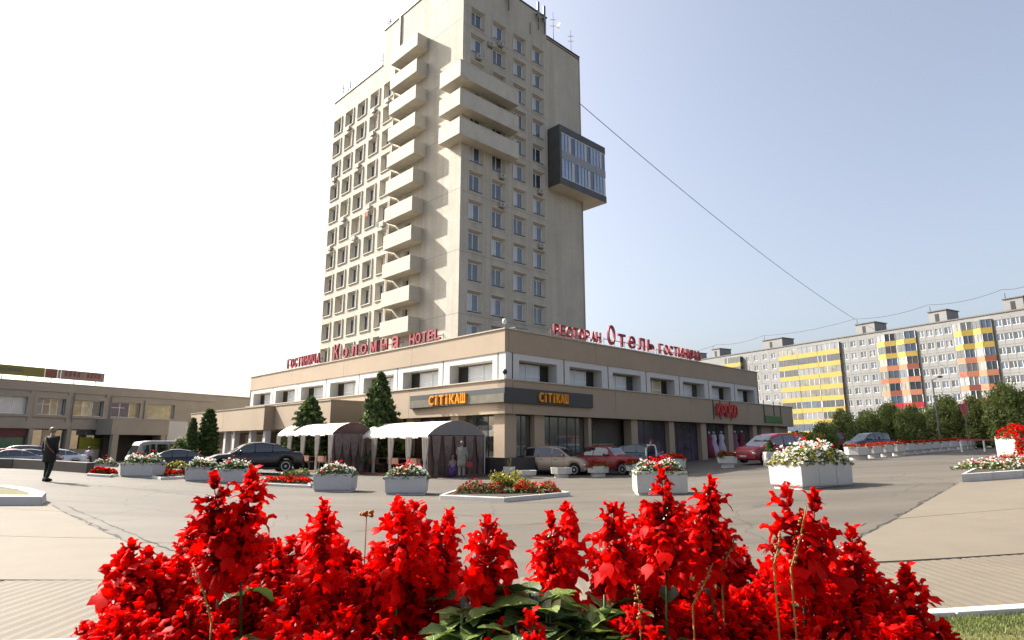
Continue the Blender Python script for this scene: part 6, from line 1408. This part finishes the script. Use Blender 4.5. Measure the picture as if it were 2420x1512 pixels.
# ------------------------------------------------------------------ foreground salvia
def floret_verts(L_, wid_, lip):
    """one tubular flower along +x: calyx, flaring tube, hooded upper and split lower lip"""
    V = []; Fc = []; mi = []; n = 6
    rings = [(0, .0026, 1), (.006 * 1, .0052, 1), (.011, .0056, 1)]
    def add(rings, m, zsc=1.0):
        b = len(V)
        for x, r, z in rings:
            for j in range(n): t = 2 * PI * j / n; V.append((x, r * math.cos(t) * z, r * math.sin(t)))
        for a in range(len(rings) - 1):
            for j in range(n): Fc.append((b + a * n + j, b + a * n + (j + 1) % n, b + (a + 1) * n + (j + 1) % n, b + (a + 1) * n + j)); mi.append(m)
    add([(0, .0025, 1), (.007, .0062, 1.1), (.016, .0080, 1.2)], 1)
    add([(.005, .0025, 1), (L_ * .45, .0050, 1.1), (L_ * .72, .0075, 1.15), (L_ * .82, .0082, 1.2)], 0)
    b = len(V); w = wid_
    # upper hood
    V.extend([(L_ * .78, -w * .7, .004), (L_ * .78, w * .7, .004), (L_ * .78, 0, .0105), (L_ * .98, -w * .75, .0085), (L_ * .98, w * .75, .0085), (L_ * .98, 0, .0150), (L_ * 1.15, -w * .3, .0065), (L_ * 1.15, w * .3, .0065), (L_ * 1.17, 0, .010)])
    for f in ((0, 3, 5, 2), (2, 5, 4, 1), (3, 6, 8, 5), (5, 8, 7, 4)): Fc.append(tuple(b + q for q in f)); mi.append(0)
    b = len(V)
    V.extend([(L_ * .78, -w * .6, -.006), (L_ * .78, w * .6, -.006), (L_ * .92, -w * 1.15, -.010 - lip), (L_ * .92, w * 1.15, -.010 - lip), (L_ * .96, 0, -.009 - lip), (L_ * 1.04, -w * .7, -.019 - lip * 2), (L_ * 1.04, w * .7, -.019 - lip * 2), (L_ * .98, 0, -.016 - lip)])
    for f in ((0, 1, 4), (0, 4, 2), (1, 3, 4), (2, 4, 7, 5), (4, 3, 6, 7)): Fc.append(tuple(b + q for q in f)); mi.append(0)
    return np.array(V), Fc, mi
def spike_mesh(seed, length=.15, whorls=9, dens=6, fs=1.0, faded=0):
    g = np.random.default_rng(seed); V = []; Fc = []; mi = []
    def put(vs, fs_, ms, M3, o):
        b = len(V); V.extend((vs @ M3.T + o).tolist()); Fc.extend([tuple(b + q for q in f) for f in fs_]); mi.extend(ms)
    for w in range(whorls):
        t = w / (whorls - 1); z = length * (t + g.normal(0, .02)); k = dens if t < .8 else max(2, dens - 2); size = fs * (1.15 - .55 * t ** 2)
        for j in range(k):
            if g.random() < .2 + faded * .5: continue
            a = 2 * PI * (j + .5 * (w % 2)) / k + g.normal(0, .45); el = math.radians(-18 + 70 * t ** 1.5 + g.normal(0, 24)); L_ = .038 * size * g.uniform(.55, 1.35)
            vs, ff, ms = floret_verts(L_, .0088 * size * g.uniform(.6, 1.3), g.uniform(0, .006)); vs = vs * np.array([1, size, size])
            if t > .88: vs = vs * np.array([.6, .8, .8])
            d = np.array([math.cos(a) * math.cos(el), math.sin(a) * math.cos(el), math.sin(el)]); s = np.array([-math.sin(a), math.cos(a), 0]); roll = g.normal(0, .35); u = np.cross(d, s)
            s2 = s * math.cos(roll) + u * math.sin(roll); u2 = np.cross(d, s2)
            if faded and g.random() < .5: ms = [2] * len(ms)
            put(vs, ff, ms, np.stack([d, s2, u2], 1), np.array([math.cos(a) * .003, math.sin(a) * .003, z]))
        for j in range(4):       # bracts close to the axis
            a = g.uniform(0, 2 * PI); vs = np.array([(0, 0, 0), (.008, -.006, .006), (.020, 0, .012), (.008, .006, .006)]) * size * g.uniform(.8, 1.3)
            R3 = np.array([[math.cos(a), -math.sin(a), 0], [math.sin(a), math.cos(a), 0], [0, 0, 1]]); put(vs, [(0, 1, 2, 3)], [1], R3, np.array([0, 0, z]))
        if t < .9 and g.random() < .9:      # tiny white specks put in as highlights on the calyxes
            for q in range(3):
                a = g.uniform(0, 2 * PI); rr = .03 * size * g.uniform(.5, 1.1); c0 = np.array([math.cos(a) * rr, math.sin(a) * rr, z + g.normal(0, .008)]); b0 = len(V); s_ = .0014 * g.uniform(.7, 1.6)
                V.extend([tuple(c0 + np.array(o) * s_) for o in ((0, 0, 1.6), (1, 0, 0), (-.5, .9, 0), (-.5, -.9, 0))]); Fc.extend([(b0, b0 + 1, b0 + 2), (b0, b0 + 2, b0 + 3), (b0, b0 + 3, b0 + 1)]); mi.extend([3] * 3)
    # axis
    k = len(V); n = 5
    for z, r in ((-.02, .0022), (length * .5, .0018), (length + .008, .0008)):
        for j in range(n): V.append((r * math.cos(2 * PI * j / n), r * math.sin(2 * PI * j / n), z))
    for a in range(2):
        for j in range(n): Fc.append((k + a * n + j, k + a * n + (j + 1) % n, k + (a + 1) * n + (j + 1) % n, k + (a + 1) * n + j)); mi.append(1)
    # bud on top
    vs, ff, ms = floret_verts(.024, .008, 0); put(vs, ff, [0] * len(ms), np.array([[0, 0, 1], [0, 1, 0], [1, 0, 0]]).T * 1.0, np.array([0, 0, length]))
    me = D.meshes.new('flower_spike'); me.from_pydata(V, [], Fc)
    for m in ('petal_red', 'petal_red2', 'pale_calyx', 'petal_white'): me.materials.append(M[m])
    me.polygons.foreach_set('material_index', mi); me.polygons.foreach_set('use_smooth', [True] * len(Fc)); me.update(); return me
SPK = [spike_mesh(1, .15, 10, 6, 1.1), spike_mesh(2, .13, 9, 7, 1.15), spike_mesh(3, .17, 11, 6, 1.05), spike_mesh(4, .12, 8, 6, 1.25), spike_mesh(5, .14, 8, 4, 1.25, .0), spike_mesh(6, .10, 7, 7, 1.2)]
SL = [.15, .13, .17, .12, .14, .10]
def salvia_leaf(seed, m):
    g = np.random.default_rng(seed); V = []; Fc = []; N = 8; L_ = .075; W_ = .026
    for i in range(N + 1):
        t = i / N; w = W_ * math.sin(PI * min(1, t * .92 + .04)) ** .75 * (1.15 - .5 * t) * (1 + .10 * (i % 2)); droop = -.030 * t * t; x = .014 + L_ * t
        for y in (-1, -.5, 0, .5, 1): V.append((x, y * w, droop + abs(y) * w * .35 + .0015 * math.sin(i * 2.3 + y * 3)))
    for i in range(N):
        for j in range(4): Fc.append((i * 5 + j, i * 5 + j + 1, (i + 1) * 5 + j + 1, (i + 1) * 5 + j))
    b = len(V); V += [(0, -.0015, 0), (0, .0015, 0), (.016, .0015, .001), (.016, -.0015, .001)]; Fc.append((b, b + 3, b + 2, b + 1))
    me = D.meshes.new('leaf'); me.from_pydata(V, [], Fc); me.materials.append(M[m]); me.polygons.foreach_set('use_smooth', [True] * len(Fc)); me.update(); return me
LV = [salvia_leaf(1, 'salvia_leaf'), salvia_leaf(2, 'salvia_leaf_light')]
SOIL = .98
# raised concrete trough that carries the salvias
tr = empty('trough', (0, 1.55, 0), 'raised concrete trough hidden below the scarlet salvias in the foreground', 'planter')
k = MB(); a, b, y0, y1, h = -.98, .98, .92, 2.30, SOIL + .03
for q in ((a, b, y0, y0 + .08), (a, b, y1 - .08, y1), (a, a + .08, y0 + .08, y1 - .08), (b - .08, b, y0 + .08, y1 - .08)): k.hexa([(x, y, z) for z in (-.1, h) for x, y in ((q[0], q[2]), (q[1], q[2]), (q[1], q[3]), (q[0], q[3]))], 'grey_paint')
k.build('shell', tr, bevel=.01); k = MB(); k.box((0, (y0 + y1) / 2, -.05), (b - a - .17, y1 - y0 - .17, SOIL + .05), 'soil'); k.build('soil', tr)
def ray_at(u, v, y): r = ray(u, v); k_ = y / r.y; return Vector((k_ * r.x, y, EYE + k_ * r.z))
def plant(tip, var, label, group, leaves=5, lean=None, lv=.35, extra=0, leafscale=1.0, stemm='salvia_leaf', bloom=True):
    g = rnd; bx = tip.x * .97 + g.uniform(-.03, .03); by = tip.y + g.uniform(-.03, .03); bx = min(max(bx, -.88), .88); by = min(max(by, 1.02), 2.18)
    base = Vector((bx, by, SOIL - .01)); r = empty('salvia_plant', base, label, 'flowering plant', group, g.uniform(0, 6.28) * 0)
    top = tip - base; sl = SL[var] if bloom else .02
    dirn = Vector((g.uniform(-.18, .18) if lean is None else lean, g.uniform(-.12, .12), 1)).normalized(); nb = top - dirn * (sl + .02) 
    k = MB(); mid = nb * .5 + Vector((g.uniform(-.02, .02), g.uniform(-.02, .02), 0)); k.path([(0, 0, 0), tuple(mid), tuple(nb)], [.0038, .0032, .0024], stemm, 6); sub('stem', k.mesh('stem', True), r)
    if bloom:
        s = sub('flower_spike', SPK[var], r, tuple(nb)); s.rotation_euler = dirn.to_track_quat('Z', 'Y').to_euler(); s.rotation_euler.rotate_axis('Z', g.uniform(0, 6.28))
        for e in range(extra):
            v2 = g.choice((3, 5, 1)); d2 = Vector((g.uniform(-.5, .5), g.uniform(-.4, .4), 1)).normalized(); o2 = nb * g.uniform(.72, .85); t2 = o2 + d2 * .03 + Vector((d2.x * .06, d2.y * .06, 0))
            k = MB(); k.path([tuple(nb * .6), tuple(o2.lerp(t2, .3)), tuple(t2)], [.0026, .0024, .002], stemm, 5); sub('side_stem', k.mesh('side_stem', True), r)
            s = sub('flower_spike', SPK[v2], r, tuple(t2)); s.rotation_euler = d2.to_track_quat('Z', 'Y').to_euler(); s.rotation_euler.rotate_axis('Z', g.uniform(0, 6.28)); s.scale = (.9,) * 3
    if not bloom: nb = nb * .93
    for i in range(leaves):
        t = 1.3 - .35 * i / leaves if not bloom else .45 + .5 * (i // 2) / max(1, (leaves - 1) // 2); p = mid.lerp(nb, (t - .3)) if t > .3 else mid; a = (i % 2) * PI + (i // 2) * 1.4 + g.uniform(-.4, .4)
        o = sub('leaf', LV[1 if g.random() < lv else 0], r, tuple(p)); o.rotation_euler = (g.uniform(-.3, .3), g.uniform(-.7, .35), a); sc = g.uniform(.7, 1.25) * leafscale; o.scale = (sc,) * 3
    return r
key = [((505, 1118), 1.30, 2, -.12, 'tallest left salvia spike with long loose petals, in front of the planters'), ((600, 1104), 1.32, 0, .10, 'tall salvia spike just right of the tallest left one'), ((768, 1180), 1.38, 0, 0, 'salvia spike rising alone below the larger tent planter'),
       ((940, 1178), 1.35, 1, -.05, 'salvia spike whose bud points at the planter before the tent'), ((982, 1186), 1.45, 3, .05, 'short broad salvia spike beside the one pointing at the planter'), ((1062, 1205), 1.4, 0, .12, 'salvia spike left of the kerbed island bed'),
       ((1152, 1222), 1.3, 5, 0, 'isolated small salvia bud standing below the island bed'), ((1300, 1212), 1.4, 2, -.05, 'broad salvia spike under the right end of the island bed'), ((1337, 1190), 1.5, 5, .1, 'thin salvia tip pointing up right of the island bed'),
       ((1440, 1190), 1.35, 1, -.1, 'salvia spike left of the one before the entrance planter'), ((1563, 1106), 1.28, 2, 0, 'tall salvia with heart shaped top petal before the entrance planter'), ((1682, 1130), 1.30, 0, .1, 'tall salvia right of the entrance planter with dry stem'),
       ((1852, 1148), 1.28, 4, -.1, 'thin half faded salvia reaching up below the largest planter'), ((1925, 1160), 1.30, 4, .15, 'half faded salvia bending right below the largest planter'), ((2012, 1243), 1.30, 2, 0, 'dense pointed salvia spike at the right of the mass'),
       ((2140, 1334), 1.25, 0, -.05, 'separate salvia spike farthest right above the white kerb'), ((312, 1278), 1.35, 5, -.05, 'small salvia bud at the upper left of the mass'), ((352, 1296), 1.4, 3, 0, 'second small salvia bud at the upper left of the mass'), ((200, 1474), 1.25, 5, -.1, 'lone low salvia tip farthest left by the ribbed paving')]
for (u, v), y, var, lean, lb in key: plant(ray_at(u, v, y), var, lb, None, leaves=3, lean=lean, extra=0, lv=.2)
env = [(190, 1540), (235, 1440), (260, 1390), (300, 1320), (340, 1320), (400, 1290), (440, 1215), (500, 1170), (600, 1165), (645, 1225), (690, 1240), (768, 1215), (820, 1270), (870, 1270), (940, 1225), (1060, 1235), (1100, 1310), (1150, 1300), (1215, 1345), (1260, 1260), (1340, 1230), (1400, 1260), (1460, 1205), (1540, 1165), (1600, 1175), (1700, 1195), (1740, 1240), (1780, 1320), (1850, 1265), (1890, 1300), (1950, 1310), (2010, 1265), (2060, 1330), (2075, 1420), (2100, 1440), (2160, 1380), (2180, 1540)]
def envv(u):
    for (a, p), (b, q) in zip(env, env[1:]):
        if a <= u <= b: return p + (q - p) * (u - a) / (b - a)
    return 1540
cnt = 0; tries = 0
while cnt < 190 and tries < 4000:
    tries += 1; u = rnd.uniform(215, 2160); e = envv(u); 
    if e > 1500: continue
    f = cnt / 190
    v = e + 16 + (rnd.random() ** 1.1) * (1500 - e)
    if cnt < 70: v = e + rnd.uniform(12, 80)
    green = 1040 < u < 1440 and v > 1290 + abs(u - 1240) * .25
    if green and rnd.random() < .93: continue
    y = 1.75 - .62 * (v - 1150) / 360 + rnd.uniform(-.08, .10); y = max(1.08, y)
    reg = 'left part' if u < 620 else 'left middle' if u < 1040 else 'leafy middle' if u < 1440 else 'right middle' if u < 1800 else 'right part'
    row = 'upper rows' if v < e + 90 else 'lower rows'
    plant(ray_at(u, v, y), rnd.choice((0, 1, 2, 3, 3, 1)), f'scarlet salvia packed into the {row} at the {reg} of the foreground mass', f'scarlet salvias, {row}, {reg}', leaves=2 if rnd.random() < .8 else 4, extra=1 if rnd.random() < .5 else 0, lv=.35); cnt += 1
# leafy shoots without bloom
for i in range(64):
    if i < 44: u = rnd.uniform(1050, 1440); v = rnd.uniform(1345, 1500)
    else: u = rnd.choice([rnd.uniform(420, 560), rnd.uniform(1560, 1700), rnd.uniform(1960, 2120), rnd.uniform(640, 900)]); v = rnd.uniform(1420, 1520)
    y = 1.30 - .12 * (v - 1350) / 150 + rnd.uniform(-.04, .06)
    plant(ray_at(u, v, y), 0, 'leafy salvia shoot without flowers in the ' + ('green gap at the middle' if i < 44 else 'lower edge') + ' of the foreground mass', 'leafy salvia shoots, ' + ('middle' if i < 44 else 'lower edge'), leaves=9 if i < 44 else 6, lv=.45, leafscale=1.15 if i < 44 else .85, bloom=False)
# dry flower stalks
for i, (a, b, y) in enumerate((((1738, 1262), (1703, 1345), 1.30), ((1684, 1330), (1636, 1430), 1.24), ((1905, 1195), (1868, 1345), 1.22), ((1842, 1255), (1828, 1335), 1.22), ((455, 1330), (500, 1470), 1.2), ((1500, 1380), (1512, 1470), 1.2))):
    t_, b_ = ray_at(*a, y), ray_at(*b, y - .02); base = Vector((b_.x, b_.y, SOIL - .02)); r = empty('dry_stalk', base, ['slender dry stalk right of the middle dry ones', 'thick ochre dry stalk leaning left of the slender one', 'orange brown stalk carrying the half faded right salvia', 'short ochre stalk below the thin faded salvia', 'yellowish dry stalk in the left part of the flowers', 'ochre dry stalk below the heart petalled salvia'][i], 'dry stalk')
    k = MB(); k.path([(0, 0, 0), tuple(b_ - base), tuple((b_ - base).lerp(t_ - base, .5) + Vector((.003, 0, 0))), tuple(t_ - base)], [.0014, .0018, .0015, .0010], 'dry_stem', 7); sub('stalk', k.mesh('stalk', True), r)
    k = MB(); g = random.Random(i)
    for j in range(16):
        q = (b_ - base).lerp(t_ - base, .1 + .85 * j / 16); a2 = g.uniform(0, 6.28); k.sphere(q + Vector((math.cos(a2), math.sin(a2), .2)) * .005, g.uniform(.0014, .0034), 'pale_calyx' if j % 3 else 'dry_stem', 6, 4)
    sub('seed_calyx', k.mesh('seed_calyx', True), r, kind='stuff')
# small dried flower head seen over the plaza
t_ = ray_at(866, 1218, 1.5); base = Vector((t_.x, t_.y, SOIL - .02)); r = empty('seed_head', base, 'small brown dried flower head seen against the plaza left of centre', 'dry flower'); k = MB(); k.path([(0, 0, 0), tuple(t_ - base)], [.002, .0012], 'dry_stem', 5); sub('stem', k.mesh('stem'), r)
k = MB()
for j in range(9): k.sphere((t_ - base) + Vector((.012 * math.cos(j * 2.4), .01 * math.sin(j * 2.4), .004 * (j % 3))), .005, 'dry_stem', 6, 5)
sub('head', k.mesh('head', True), r)
